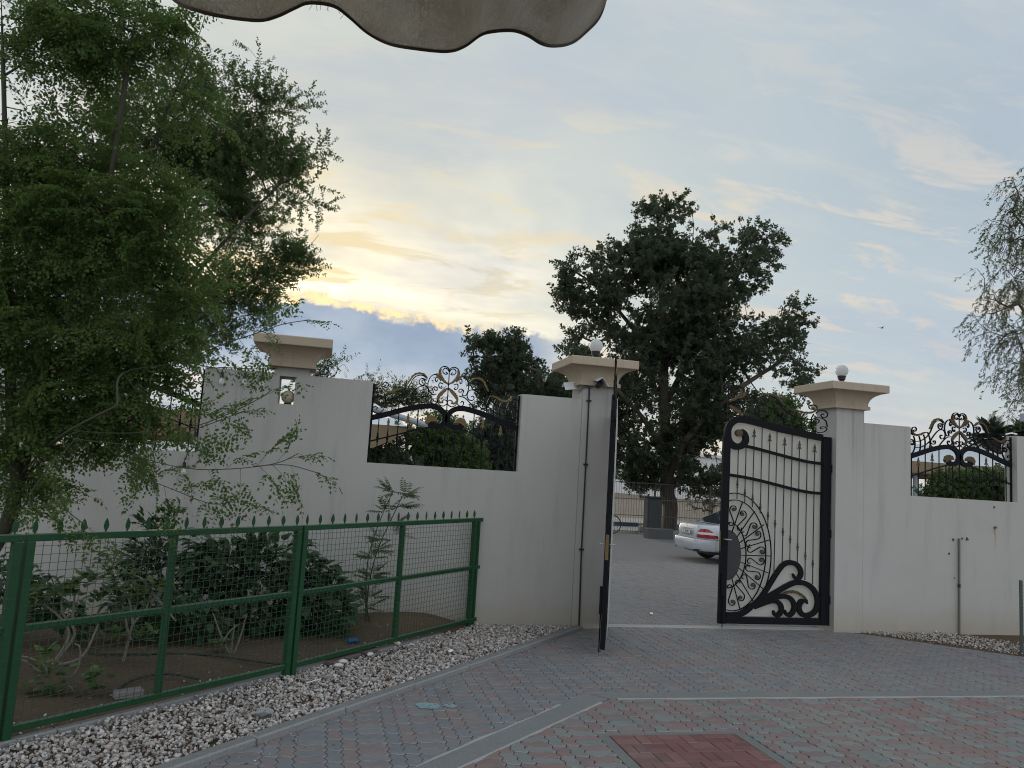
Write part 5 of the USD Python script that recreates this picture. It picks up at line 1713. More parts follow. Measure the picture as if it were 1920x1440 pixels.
# ------------------------------------------------------------------ beyond the gate
# road, painted kerb, pavement, mesh fence
m = MB(); m.box((-40, 33.6, -.12), (70, 40.0, -.03)); tag(obj('road', m, ground_mat('pale_road', (.34, .33, .31), (.40, .385, .36), .6, .2)), kind='structure')
m = MB(); m.box((-40, 29.4, -.12), (70, 32.6, .0)); tag(obj('pavement', m, ground_mat('pale_pavement', (.40, .385, .36), (.47, .455, .43), .8, .3)), kind='structure')
root = UsdGeom.Xform.Define(stage, '/World/painted_kerb').GetPrim(); tag(root, kind='structure')
blue, yellow = plain('kerb_blue', (.03, .042, .07), .6), plain('kerb_yellow', (.34, .24, .045), .6)
x = at(1197, 982, 32.7)[0] - 2.6 - 3.7; k = 0
while x < 24:
    L_ = 2.6 if k % 2 == 0 else 1.1
    mb = MB(); mb.box((x, 32.61, -.1), (x + L_ - .02, 32.85, .17), .02); obj('kerb_stone', mb, (blue, yellow)[k % 2], root)
    x += L_; k += 1
# low sandy rise beyond the road
gx, gy = np.meshgrid(np.linspace(-60, 110, 90), np.linspace(40.0, 150, 60), indexing='ij')
hz = -.04 + np.clip((gy - 40) / 60, 0, 1) * 1.2 + 0.5 * (meshkit.fbm(np.stack([gx, gy, gx * 0], -1) * .12, 4, 5) - .45) * np.clip((gy - 40) / 8, 0, 1)
i, j = np.meshgrid(np.arange(89), np.arange(59), indexing='ij')
F = np.stack([i * 60 + j, (i + 1) * 60 + j, (i + 1) * 60 + j + 1, i * 60 + j + 1], -1).reshape(-1, 4)
tag(obj('sand_rise', (np.stack([gx, gy, hz], -1).reshape(-1, 3), F), M['sand'], None, True), kind='structure')
m = MB(); m.box((-3.0, 19.02, -.10), (27, 28.3, -.006)); m.box((-3.0, W + .3, -.10), (1.99, 19.01, -.007)); m.box((14.51, W + .3, -.10), (27, 19.01, -.007)); tag(obj('yard', m, ground_mat('yard_paving', (.20, .197, .20), (.26, .252, .25), .7, .3)), kind='structure')

t = thing('mesh_fence', 'thin grey wire fence beyond the yard left of the big trunk', 'fence', (8.0, 28.9, 0))
gm = plain('wire_grey', (.11, .095, .085), .7)
for k in range(6):
    mb = MB(); mb.box((k * 2.4 - .03, -.03, -.09), (k * 2.4 + .03, .03, 2.0)); obj('post', mb, gm, t)
for z in (.06, .68, 1.32, 1.96):
    mb = MB(); mb.box((0.0, -.012, z - .014), (12, .012, z + .014)); obj('rail', mb, gm, t)
mb = MB()
for k in range(1, 110):
    if k % 22:
        mb.box((k * .109 - .005, -.006, .02), (k * .109 + .005, .006, 1.98))
tag(obj('wires', mb, gm, t), kind='stuff')

# planter kerb round the tree and a dark block beside it
root = thing('tree_planter', 'low grey stone edging round the foot of the big tree', 'planter', (13.95, 28.9, 0))
n_ = 16
for k in range(n_):
    a0, a1 = k * 2 * math.pi / n_ + .012, (k + 1) * 2 * math.pi / n_ - .012
    R0, R1, zt = 1.45, 1.68, .24
    q = [(R0 * math.cos(a), R0 * math.sin(a)) for a in (a0, (a0 + a1) / 2, a1)] + [(R1 * math.cos(a), R1 * math.sin(a)) for a in (a1, (a0 + a1) / 2, a0)]
    mb = MB(); mb.poly(Polygon(q), -.09, zt); obj('kerb_stone', mb, M['concrete'], root)
mb = MB(); mb.lathe([(0, .14), (.8, .13), (1.44, .10), (1.44, -.08)], (0, 0, 0), 24); obj('soil', mb, M['soil'], root, True)
t = thing('meter_cabinet', 'dark grey cabinet standing left of the big trunk behind the gate', 'cabinet', (*at(1222, 990, 28.0)[:2], 0))
dk = plain('cabinet_grey', (.028, .031, .032), .6)
mb = MB(); mb.box((-.28, -.2, .05), (.30, .2, 1.42), .015); obj('body', mb, dk, t)
mb = MB(); mb.box((-.32, -.24, 1.421), (.34, .24, 1.48), .012); obj('lid', mb, dk, t)
mb = MB(); mb.box((-.24, -.215, .15), (.26, -.201, 1.34), .004); obj('door', mb, plain('cabinet_door', (.032, .036, .037), .5), t)
mb = MB(); mb.box((-.34, -.26, -.09), (.36, .26, .049), .01); obj('plinth', mb, M['concrete'], t)
t = thing('stone_block', 'low dark grey block in front of the cabinet beside the tree planter', 'block', (*at(1232, 1006, 26.6)[:2], 0))
mb = MB(); mb.box((-.45, -.2, -.09), (.55, .2, .36), .02); obj('block', mb, plain('block_grey', (.085, .088, .085), .8), t)

# bicycle, only its front wheel clear of the gate leaf
t = thing('bicycle', 'dark bicycle parked by the wire fence, front wheel showing past the open leaf', 'bicycle', (*at(1149, 984, 28.0)[:2], 0), 4)
rub = M['black_plastic']
def wheel(cx):
    th = np.linspace(0, 2 * math.pi, 33)
    mb = MB(); mb.tube(np.stack([cx + .33 * np.cos(th), 0 * th, .345 + .33 * np.sin(th)], 1), .022, 6, False); w = obj('wheel', mb, rub, t)
    mb = MB()
    for a in np.arange(12) * math.pi / 6:
        mb.tube([(cx, 0, .345), (cx + .31 * math.cos(a), 0, .345 + .31 * math.sin(a))], .0025, 3, False)
    tag(obj('spokes', mb, M['grey_metal'], w), kind='stuff')
wheel(0.0); wheel(-1.05)
mb = MB()
for a, b_ in (((-1.05, .345), (-.62, .36)), ((-.62, .36), (-.78, .86)), ((-.62, .36), (-.17, .80)), ((-.76, .80), (-.19, .84)), ((-.17, .80), (0, .345)), ((-1.05, .345), (-.76, .78)), ((-.19, .84), (-.22, 1.0))):
    mb.tube([(a[0], 0, a[1]), (b_[0], 0, b_[1])], .017, 6)
obj('frame', mb, M['black_plastic'], t)
mb = MB(); mb.tube([(-.14, -.28, 1.0), (-.22, -.1, 1.02), (-.22, .1, 1.02), (-.14, .28, 1.0)], .013, 6); obj('handlebar', mb, M['grey_metal'], t)
mb = MB(); mb.box((-.92, -.06, .87), (-.68, .06, .92), .02); obj('saddle', mb, rub, t)

# pale house far away
t = thing('far_house', 'pale house far beyond the sandy ground behind the big tree', 'house', (44, 92, 0))
wh = plain('pale_house', (.60, .60, .60), .8)
mb = MB(); mb.box((-7, 0, .0), (7, 9, 5.4)); obj('wall', mb, wh, t)
mb = MB(); mb.box((-7.3, -.3, 5.41), (7.3, 9.3, 5.8), .05); obj('roof', mb, wh, t)
mb = MB(); mb.lathe([(2.0, 0), (1.95, .5), (1.6, 1.2), (.9, 1.75), (0, 2.0)], (-2, 3, 5.81), 20); obj('dome', mb, wh, t, True)
for k in range(4):
    x = -5.2 + 3.4 * k
    mb = MB(); mb.box((x - .5, -.06, 2.6), (x + .5, .0, 4.2)); w_ = obj('window', mb, plain('far_glass', (.05, .06, .08), .2) if k == 0 else stage.GetPrimAtPath('/World/Looks/far_glass').GetPath(), t)
t = thing('far_wall', 'long pale wall far across the sandy ground', 'wall', (30, 70, 0))
mb = MB(); mb.box((-45, 0, -.1), (40, .3, 3.2)); obj('wall', mb, wh, t)

# ------------------------------------------------------------------ silver car
def build_car(loc, rot):
    t = thing('parked_car', 'silver white saloon car parked outside, its boot showing past the gate leaf', 'car', loc, rot)
    g = Graph()
    paint = g.done('silver_paint', g('principled_bsdf', 'BSDF', base_color=(.47, .49, .52), metallic=.35, roughness=.32, coat_weight=.8, coat_roughness=.05))
    Lc, Wc = 4.95, 1.83

    def outline(ri, fi, si, z, n=64):
        """Plan of the body at one height: rear inset, front inset, side inset."""
        x0, x1, hw = ri, Lc - fi, Wc / 2 - si
        out = []
        rr, rf = .38, .55
        for cx, cy, a0, r in ((x0 + rr, hw - rr, 90, rr), (x0 + rr, -hw + rr, 180, rr), (x1 - rf, -hw + rf, 270, rf), (x1 - rf, hw - rf, 0, rf)):
            for a in np.radians(np.linspace(a0, a0 + 90, n // 4)):
                out.append((cx + r * math.cos(a) * (1.0), cy + r * math.sin(a)))
        p = np.array(out)
        bow = .10 * (1 - (p[:, 1] / hw) ** 2)
        p[:, 0] -= np.where(p[:, 0] < x0 + rr, bow * np.clip(1 - (p[:, 0] - x0) / rr, 0, 1), 0)
        drop = np.clip((p[:, 0] - 3.2) / 1.7, 0, 1)
        zz = z - np.where(z > .75, .16 * drop * (z - .75) / .31, 0)
        return np.c_[p, np.broadcast_to(zz, len(p))]

    def loft(levels, cap=True):
        rings = [outline(*q) for q in levels]
        n = len(rings[0]); V = np.vstack(rings); F = []
        for i in range(len(rings) - 1):
            for k in range(n):
                k2 = (k + 1) % n
                F.append([i * n + k, i * n + k2, (i + 1) * n + k2, (i + 1) * n + k])
        F = np.array(F); F = np.vstack([F[:, [0, 1, 2]], F[:, [0, 2, 3]]])
        if cap:
            for i, fl in ((0, True), (len(rings) - 1, False)):
                c = len(V); V = np.vstack([V, rings[i].mean(0)])
                k = np.arange(n); q = np.stack([np.full(n, c), i * n + k, i * n + (k + 1) % n], 1)
                F = np.vstack([F, q[:, ::-1] if fl else q])
        return V, F
    body = loft([(.10, .12, .10, .30), (.035, .06, .03, .36), (.03, .03, .012, .50), (.035, .03, .0, .62), (.035, .04, .0, .74), (.045, .06, .01, .84), (.075, .12, .03, .94), (.105, .2, .06, .985), (.155, .3, .11, 1.012), (.25, .42, .20, 1.022)])
    obj('body', body, paint, t, 50)
    v, f = loft([(-.03, .0, .03, .33), (-.055, -.02, .005, .38), (-.06, -.03, -.008, .50), (-.05, -.03, -.010, .60), (-.015, -.01, -.008, .635), (.05, .05, .02, .640)], False)
    keep = np.all(v[f][:, :, 0] < .62, axis=1)
    obj('rear_bumper', (v, f[keep]), paint, t, 50)
    keep = np.all(v[f][:, :, 0] > 4.3, axis=1); obj('front_bumper', (v, f[keep]), paint, t, 50)
    # glasshouse
    gl = plain('dark_glass', (.012, .016, .018), .06, 0, .05, 3, 0, 60, .6)
    lo = [(.52, -.70), (.80, -.80), (3.35, -.80), (3.75, -.66), (3.75, .66), (3.35, .80), (.80, .80), (.52, .70)]
    hi = [(1.35, -.50), (1.48, -.60), (2.60, -.60), (2.75, -.50), (2.75, .50), (2.60, .60), (1.48, .60), (1.35, .50)]
    V = np.array([(x, y, 1.03) for x, y in lo] + [(x, y, 1.43) for x, y in hi]); n = 8
    F = [[k, (k + 1) % n, n + (k + 1) % n, n + k] for k in range(n)]
    names = ['rear_window' if k == 7 else 'windscreen' if k == 3 else 'side_window' for k in range(n)]
    for k in range(n):
        q = V[F[k]]
        c = q.mean(0); q = c + (q - c) * .93
        nn = np.cross(q[1] - q[0], q[2] - q[0]); nn /= np.linalg.norm(nn)
        mb = MB(); mb.add(np.vstack([q + nn * .004, q - nn * .012]), [[0, 1, 2, 3], [7, 6, 5, 4], [0, 4, 5, 1], [1, 5, 6, 2], [2, 6, 7, 3], [3, 7, 4, 0]]); obj(names[k], mb, gl, t)
    mb = MB(); mb.add(V, F); obj('cabin', mb, paint, t)
    mb = MB(); mb.tm(trimesh.convex.convex_hull(np.array([(x, y, 1.431) for x, y in hi] + [(2.05 + (x - 2.05) * .85, y * .8, 1.485) for x, y in hi]))); obj('roof', mb, paint, t, 30)
    # boot lid seam, plate, lamps
    mb = MB()
    for y in (-.52, .52):
        mb.box((-.045 + .1 * .33 - .03, y - .004, .66), (.02, y + .004, .97))
    red = plain('red_lens', (.24, .010, .013), .15, 0, .1, 9, 0, 60, .6, .6)
    clear = plain('clear_lens', (.62, .60, .60), .15, 0, .1, 9, 0, 60, .6, .6)

    def lens(sy, zr, a0, a1, mat, off, name):
        """A lamp that follows the rear corner; sy = side, a0..a1 in metres along the outline from the tail's edge."""
        V, F = [], []
        zs = np.linspace(zr[0], zr[1], 5)
        for z in zs:
            ri = np.interp(z, [.62, .74, .84, .94, 1.01], [.035, .035, .045, .075, .115]); si = np.interp(z, [.62, .74, .84, .94, 1.01], [0, 0, .01, .03, .07])
            o = outline(ri, .05, si, min(z, .75), 128)
            o = o[(o[:, 0] < 1.2) & (o[:, 1] * sy > .2)]
            key = np.arctan2(o[:, 0] - .42, o[:, 1] * sy - .50)
            o = o[np.argsort(key)]
            d = np.concatenate([[0], np.cumsum(np.linalg.norm(np.diff(o[:, :2], axis=0), axis=1))])
            u = (z - zr[0]) / (zr[1] - zr[0])
            s_ = np.linspace(a0(u), a1(u), 14)
            P_ = np.stack([np.interp(s_, d, o[:, 0]), np.interp(s_, d, o[:, 1])], 1)
            T = np.gradient(P_, axis=0); T /= np.linalg.norm(T, axis=1, keepdims=True)
            N = np.stack([T[:, 1], -T[:, 0]], 1) * (-1 if sy > 0 else 1)
            if (N[0] @ np.array([-1, .3 * sy])) < 0:
                N = -N
            V += [np.c_[P_ + N * off, np.full(14, z)]]
        n = 14; V = np.vstack(V)
        F = [[i * n + k, i * n + k + 1, (i + 1) * n + k + 1, (i + 1) * n + k] for i in range(4) for k in range(13)]
        mb = MB(); mb.add(V, F); mb.add(V + 0.0, np.array(F)[:, ::-1]) if False else None
        return obj(name, mb, mat, t, True)
    return t, paint, red, clear, outline, lens


tc, paint, red, clear, car_outline, lens = build_car((0, 0, 0), 0)
# place: boot's rear face looks along -x, the car stands parallel to the wall
yc = 19.7; xr = at(1291, 995, yc)[0]
tc.GetAttribute('xformOp:translate').Set(Gf.Vec3d(xr, yc, 0))


def curved_patch(name, mat, ring, zs, off=.010):
    """A patch of the car's skin given by arc positions along the tail outline, from one side round to the other."""
    V = []
    n = 24
    for z, (s0, s1) in zip(zs, ring):
        ri = np.interp(z, [.62, .74, .84, .94, 1.01], [.035, .035, .045, .075, .115]); si = np.interp(z, [.62, .74, .84, .94, 1.01], [0, 0, .01, .03, .07])
        o = car_outline(ri, .05, si, .70, 256)
        o = o[o[:, 0] < 2.0]
        o = o[np.argsort(np.where(o[:, 0] < .5, o[:, 1], np.sign(o[:, 1]) * (.91 + o[:, 0])))][:, :2]
        o = np.unique(np.round(o, 5), axis=0)
        ang_ = np.arctan2(o[:, 1], -(o[:, 0] - 1.2)); o = o[np.argsort(ang_)]
        d = np.concatenate([[0], np.cumsum(np.linalg.norm(np.diff(o, axis=0), axis=1))]); mid = np.interp(0, o[:, 1], d) if np.all(np.diff(o[:, 1]) > -1e-9) else d[np.argmin(np.abs(o[:, 1]) + np.where(o[:, 0] > .3, 9, 0))]
        s_ = np.linspace(s0, s1, n) + mid
        P_ = np.stack([np.interp(s_, d, o[:, 0]), np.interp(s_, d, o[:, 1])], 1)
        T = np.gradient(P_, axis=0); T /= np.linalg.norm(T, axis=1, keepdims=True)
        N = np.stack([-T[:, 1], T[:, 0]], 1)
        V.append(np.c_[P_ + N * off, np.full(n, z)])
        Vb = np.c_[P_ - N * .01, np.full(n, z)]
    V = np.vstack(V); R_ = len(zs)
    F = [[i * n + k, i * n + k + 1, (i + 1) * n + k + 1, (i + 1) * n + k] for i in range(R_ - 1) for k in range(n - 1)]
    return obj(name, (V, np.array(F)), mat, tc, True)


for sg in (-1, 1):
    o = lambda a, b: tuple(sorted((sg * a, sg * b)))
    curved_patch('tail_lamp', red, [o(.56, 1.28), o(.565, 1.22), o(.575, 1.14)], [.665, .71, .755])
    curved_patch('lamp_window', clear, [o(.576, 1.12), o(.585, 1.05), o(.59, 1.03)], [.757, .80, .817], .011)
    curved_patch('tail_lamp', red, [o(.592, 1.02), o(.61, .94), o(.64, .86)], [.819, .865, .905])
    curved_patch('exhaust_cutout', M['black_plastic'], [o(.52, .66), o(.50, .70), o(.48, .72)], [.30, .33, .37], .075)
curved_patch('bumper_line', M['black_plastic'], [(-1.6, 1.6), (-1.6, 1.6)], [.628, .640], .055)
curved_patch('boot_seam', M['black_plastic'], [(.535, .541), (.545, .551), (.56, .566)], [.66, .80, .96], .004)
curved_patch('boot_seam', M['black_plastic'], [(-.541, -.535), (-.551, -.545), (-.566, -.56)], [.66, .80, .96], .004)
curved_patch('plate_recess', plain('recess_grey', (.30, .31, .33), .5), [(-.36, .36), (-.36, .36), (-.33, .33)], [.70, .80, .875], .002)
curved_patch('chrome_strip', M['white_metal'], [(-.34, .34), (-.33, .33)], [.878, .893], .018)
mb = MB(); mb.box((-.082, -.26, .735), (-.074, .26, .848), .003); pl = obj('number_plate', mb, M['white_metal'], tc)
tx = meshkit.text_mesh('5  6780', .066, .002, True)
v = np.array(tx.vertices); w = v[:, 0].max()
v = np.stack([-.0822 - v[:, 2], (w / 2 - v[:, 0]) * .92, .758 + v[:, 1]], 1)
obj('plate_text', (v, tx.faces), M['black_plastic'], pl)
mb = MB()
for b_ in ((-.0835, -.262, .733, -.0815, .262, .741), (-.0835, -.262, .843, -.0815, .262, .851), (-.0835, -.264, .742, -.0815, -.256, .842), (-.0835, .256, .742, -.0815, .264, .842)):
    mb.box(b_[:3], b_[3:])
obj('plate_frame', mb, M['black_plastic'], pl)
th = np.linspace(0.3, 5.6, 20)
mb = MB(); mb.tube(np.stack([-.050 + .0 * th, .045 * np.cos(th), .955 + .032 * np.sin(th)], 1), .005, 5); obj('emblem', mb, M['grey_metal'], tc)
for wx, name in ((.98, 'wheel'), (3.90, 'wheel')):
    for sg in (-1, 1):
        c = (wx, sg * .80, .325)
        mb = MB(); mb.lathe([(.20, -.11), (.30, -.11), (.325, -.08), (.325, .08), (.30, .11), (.20, .11)], (0, 0, 0), 28)
        v, f = mb.data(); v = np.stack([v[:, 0], v[:, 2], v[:, 1]], 1) + c
        w_ = obj('wheel', (v, f[:, ::-1]), M['black_plastic'], tc, 40)
        mb = MB(); mb.lathe([(0, .085), (.06, .09), (.17, .06), (.20, .10)], (0, 0, 0), 20)
        v, f = mb.data(); v = np.stack([v[:, 0], sg * v[:, 2], v[:, 1]], 1) + c
        obj('rim', (v, f if sg < 0 else f[:, ::-1]), M['grey_metal'], w_, 40)
mb = MB(); mb.box((.25, -.72, .24), (4.6, .72, .34)); obj('underbody', mb, M['black_plastic'], tc)

# ------------------------------------------------------------------ shade canopies of the car park
fab_tan = plain('tan_fabric', (.30, .225, .135), .85, 0, .12, 2.0, .2, 200.0)
fab_top = plain('pale_fabric', (.62, .66, .70), .8, 0, .08, 1.0)
def car_shade(label, x0, x1, Y, ze, zr, dep, zv, posts, end_curve=True, pipe=None):
    t = thing('car_shade', label, 'canopy', (x0, Y, 0)); L_ = x1 - x0
    n = 24; s = np.linspace(0, 1, n)
    # roof: eave to ridge, sagging
    V, F = [], []
    for r in range(7):
        q = r / 6
        z = ze + (zr - ze) * q - .10 * math.sin(math.pi * q) - (0.16 * np.sin(np.pi * ((s * 3) % 1.0)) * q * .5)
        V.append(np.stack([s * L_, np.full(n, dep * q), z], 1))
    V = np.vstack(V)
    F = np.array([[i * n + k, i * n + k + 1, (i + 1) * n + k + 1, (i + 1) * n + k] for i in range(6) for k in range(n - 1)])
    obj('roof_sheet', (np.vstack([V, V - (0, 0, .012)]), np.vstack([F, F[:, ::-1] + len(V)])), fab_top, t, True)
    # valance hanging from the eave, its end sweeping up
    zb = np.full(n, ze - zv)
    if end_curve:
        zb = np.where(s > .90, ze - zv * (1 - ((s - .90) / .10) ** 1.6 * .96), zb)
    top = np.stack([s * L_, 0 * s - .01, np.full(n, ze - .004)], 1); bot = np.stack([s * L_, .12 * np.ones(n), zb], 1)
    V = np.vstack([top, bot, top + (0, .012, 0), bot + (0, .012, 0)])
    F = [[k, n + k, n + k + 1, k + 1] for k in range(n - 1)] + [[2 * n + k, 2 * n + k + 1, 3 * n + k + 1, 3 * n + k] for k in range(n - 1)]
    obj('valance', (V, np.array(F)), fab_tan, t, True)
    # inner lining and back valance
    mb = MB(); mb.add([[0, .14, ze - zv * .7], [L_ * .96, .14, ze - zv * .7], [L_ * .96, dep, ze - zv * .35], [0, dep, ze - zv * .35]], [[0, 1, 2, 3]]); obj('lining', mb, fab_tan, t)
    mb = MB(); mb.add([[0, dep, ze - zv * .35], [L_ * .96, dep, ze - zv * .35], [L_ * .96, dep + .1, ze - zv * 1.15], [0, dep + .1, ze - zv * 1.15]], [[0, 1, 2, 3]]); obj('back_valance', mb, fab_tan, t)
    for px_, py_ in posts:
        mb = MB(); mb.tube([(px_, py_, -.09), (px_, py_, ze - zv * .3)], .07, 10); obj('post', mb, M['grey_metal'], t)
    for a, b_ in pipe or []:
        mb = MB(); mb.tube([np.array(a) - (x0, Y, 0), np.array(b_) - (x0, Y, 0)], .075, 10); obj('arm', mb, M['grey_metal'], t)
    return t


YC = 19.0
e0, e1 = at(690, 792, YC), at(772, 803, YC)
ze = .5 * (e0[2] + e1[2])
car_shade('tan fabric car shade with white top and grey pipe behind the middle grille', -8.5, e1[0], YC, ze, ze + .42, 3.6, ze - at(720, 843, YC)[2], [(3.0, 3.4), (7.0, 3.4)], True,
          [(at(640, 748, YC - .6), at(802, 798, YC - .6)), (at(225, 650, YC - 3), at(360, 680, YC - 3))])
YD = 18.5
e0, e1 = at(1712, 866, YD), at(1893, 876, YD)
ze = .5 * (e0[2] + e1[2])
car_shade('long tan edged car shade with pale blue top behind the right grille', e0[0] - 1.2, e1[0] + 3.5, YD, ze, ze + .85, 4.5, ze - at(1800, 892, YD)[2] + .0, [(1.62, .4), (8.0, .4)], False)
t = thing('tent', 'tiny white pointed tent tip low in the middle grille', 'tent', (*at(770, 868, 20.0)[:2], 0))
zt = at(770, 854, 20.0)[2]
mb = MB(); mb.lathe([(.5, 1.3), (.10, zt - .30), (.06, zt - .1), (0, zt)], (0, 0, 0), 4); obj('cloth', mb, M['white_metal'], t)
mb = MB(); mb.tube([(0, 0, -.09), (0, 0, 1.4)], .03, 6); obj('pole', mb, M['grey_metal'], t)

# ------------------------------------------------------------------ shade net over the camera
def net():
    g = Graph()
    p = g.pos()
    x, z = g('separate_xyz', 'x', vector=p), g('separate_xyz', 'z', vector=p)
    rows = g.m('absolute', g.m('sine', g.mul(g.add(z, g.mul(x, -.05)), 620.0)))
    sp = g.noise(g.map(p, (430.0, 300.0, 620.0)), 1.0, 1.0, .5)
    big = g.noise(p, 5.0, 3.0, .5)
    hole = g.m('multiply', g.step(g.add(sp, g.mul(big, .2)), .64, .72), 1.0)
    c = g.mix(big, (.085, .070, .050), (.115, .096, .070))
    c = g.mix(g.step(sp, .42, .60, .55, 0), c, (.035, .028, .019))
    c = g.mix(g.step(g.noise(g.map(p, (40.0, 10.0, 330.0)), 1.0, 2.0, .5), .45, .6, 0, .4), c, (.045, .036, .025))
    c = g.mix(g.mul(rows, .0), c, (.10, .08, .05))
    a = g('mix_closure', 'closure', fac=.30, closure1=g('principled_bsdf', 'BSDF', base_color=c, roughness=.9, specular_ior_level=.1), closure2=g('translucent_bsdf', 'BSDF', color=(.30, .24, .16)))
    return g.done('shade_net', g('mix_closure', 'closure', fac=g.mul(hole, .22), closure1=a, closure2=g('transparent_bsdf', 'BSDF')))


NY = 2.3
edge = [(285, -45), (330, 2), (370, 19), (420, 31), (485, 38), (520, 30), (552, 15), (580, 5), (625, 11), (655, 32), (690, 62), (730, 82), (780, 91), (838, 96), (870, 87), (900, 66), (925, 59), (962, 57), (990, 66), (1015, 81), (1040, 86), (1072, 80), (1100, 58), (1122, 34), (1134, 2), (1140, -40)]
rim = curve(np.array([at(x, y, NY + .10 * math.sin(x * .011) + .05 * math.sin(x * .03)) for x, y in edge]), 5)
t = thing('shade_net', 'tan shade net with dark scalloped hem hanging over the top of the picture', 'canopy', tuple(rim[len(rim) // 2]))
o_ = rim[len(rim) // 2]
rows = 14; V = []
for r in range(rows):
    q = r / (rows - 1)
    top = np.stack([rim[:, 0], rim[:, 1] - 5.6 * q ** 1.5, np.maximum(rim[:, 2], 3.42 + 0 * rim[:, 2]) * q + rim[:, 2] * (1 - q) + .22 * q], 1)
    top[:, 2] += .02 * np.sin(rim[:, 0] * 9 + q * 5) * q * (1 - q) * 4
    top[:, 1] += (.035 * np.sin(rim[:, 0] * 11.0) + .03 * np.sin(rim[:, 0] * 27.0 + 1.0)) * min(1.0, q * 4)
    V.append(top)
V = np.vstack(V) - o_; n = len(rim)
F = np.array([[i * n + k, i * n + k + 1, (i + 1) * n + k + 1, (i + 1) * n + k] for i in range(rows - 1) for k in range(n - 1)])
obj('net', (V, F), net(), t, True)
mb = MB(); mb.tube(V[:n], .0058, 6); obj('hem', mb, plain('hem_brown', (.045, .034, .024), .9, 0, .2, 40.0), t, True)
mb = MB()
for x in (588, 592, 601, 614, 617, 633, 646):
    p0 = at(x, np.interp(x, [q[0] for q in edge], [q[1] for q in edge]) + 2, NY) - o_
    c1 = rnd.uniform(-.006, .006)
    mb.tube([p0 + (0, 0, .012), p0 + (c1, 0, -.006), p0 + (c1 * 2.2, 0, -rnd.uniform(.012, .02))], .0007, 3, False)
tag(obj('loose_threads', mb, stage.GetPrimAtPath('/World/Looks/hem_brown').GetPath(), t), kind='stuff')

# ------------------------------------------------------------------ small things on the walls
FW = W - .004
for k, (cx, cz, yaw, lab) in enumerate(((3.70, 3.50, -12, 'white hooded security camera under the front of the left gate pillar cap'), (3.455, 3.44, 95, 'white camera hood on the left side of the left gate pillar'))):
    t = thing('security_camera', lab, 'camera', (cx, FW - .02 if k == 0 else W + .25, cz), 0 if k == 0 else -90)
    mb = MB(); mb.box((-.095, -.012, .03), (.095, .016, .10), .004); obj('mount_plate', mb, M['white_metal'], t)
    for sx, a in ((-1, 34), (1, 52)):
        ca, sa = math.cos(math.radians(a)), math.sin(math.radians(a)); w_ = .10 if sx < 0 else .15
        V = np.array([(0, -.01, .03), (sx * w_ * ca, -.01, .03 - w_ * sa), (sx * w_ * ca, -.19, .0 - w_ * sa), (0, -.19, .0)]) + (0 if k == 0 else 0, 0, 0)
        nn = np.array([sa * sx, 0, ca]) * .004
        mb = MB(); mb.add(np.vstack([V, V + nn]), [[0, 1, 2, 3], [7, 6, 5, 4], [0, 4, 5, 1], [1, 5, 6, 2], [2, 6, 7, 3], [3, 7, 4, 0]]); obj('hood', mb, M['white_metal'], t)
    if k == 0:
        mb = MB(); mb.tube([(.01, -.02, -.05), (-.005, -.08, -.07), (-.05, -.12, -.115)], [.035, .036, .030], 12); obj('camera_body', mb, M['black_plastic'], t, 40)
        mb = MB(); mb.tube([(-.050, -.120, -.115), (-.058, -.127, -.123)], [.033, .034], 12); obj('lens', mb, plain('lens_glass', (.01, .01, .014), .05), t, 40)
        mb = MB(); mb.tube([(.03, -.005, -.06), (.032, -.05, -.09), (.0, -.03, -.13)], .007, 6); obj('cable', mb, M['black_plastic'], t)
t = thing('cable_conduit', 'thin black conduit clipped down the front of the left gate pillar', 'conduit', (3.572, FW - .016, 0))
mb = MB(); mb.tube([(0, 0, 3.34), (0, 0, 1.0), (.018, 0, .02)], .0115, 8); obj('pipe', mb, M['black_plastic'], t, 40)
for z in (3.18, 2.27, 1.08):
    mb = MB(); mb.box((-.034, -.013, z - .011), (.034, .016, z + .011), .003); obj('clip', mb, M['black_plastic'], t)
for q in ([(0, 0, 3.34), (-.02, 0, 3.385), (-.08, .0, 3.385), (-.16, .012, 3.30)], [(0, 0, 3.34), (-.03, .004, 3.37), (-.09, .004, 3.345), (-.16, .012, 3.265)], [(0, 0, 3.34), (.03, 0, 3.385), (.09, .0, 3.41)]):
    mb = MB(); mb.tube(curve(q, 5), .0045, 6); obj('cable', mb, M['black_plastic'], t)

t = thing('wall_rod', 'thin brown metal rod standing against the right wall', 'rod', (9.872, FW - .02, 0))
mb = MB(); mb.tube([(-.006, 0, -.02), (0, 0, 1.48)], .0165, 8); obj('rod', mb, M['rod'], t)
mb = MB(); mb.tube([(-.003, 0, .72), (-.003, 0, .77)], .021, 8); obj('sleeve', mb, M['black_plastic'], t)
holes = plain('hole_dark', (.06, .052, .045), .9)
for k, (x, z, r) in enumerate(((9.778, 1.457, .02), (9.949, 1.481, .017), (10.041, 1.476, .026), (9.70, 1.235, .017), (10.569, 2.008, .016), (9.80, .86, .010))):
    pass
t = thing('drill_holes', 'small dark drill holes in the plaster beside the rod', 'holes', (9.8, FW + .001, 1.4))
for x, z, r in ((9.778, 1.457, .02), (9.949, 1.481, .016), (10.041, 1.476, .025), (9.70, 1.235, .016), (9.80, .86, .010), (10.569, 2.008, .016)):
    th = np.linspace(0, 2 * math.pi, 11)[:-1]
    rr = r * (1 + .35 * np.sin(th * 3 + x * 9))
    mb = MB(); mb.wallpoly(Polygon(np.stack([x - 9.8 + rr * np.cos(th), z - 1.4 + rr * np.sin(th) * 1.1], 1)), -.003, .002); obj('hole', mb, holes, t)
t = thing('rusty_bolt', 'rusty bolt with a brown streak below it high on the right wall', 'bolt', (10.576, FW, 1.684))
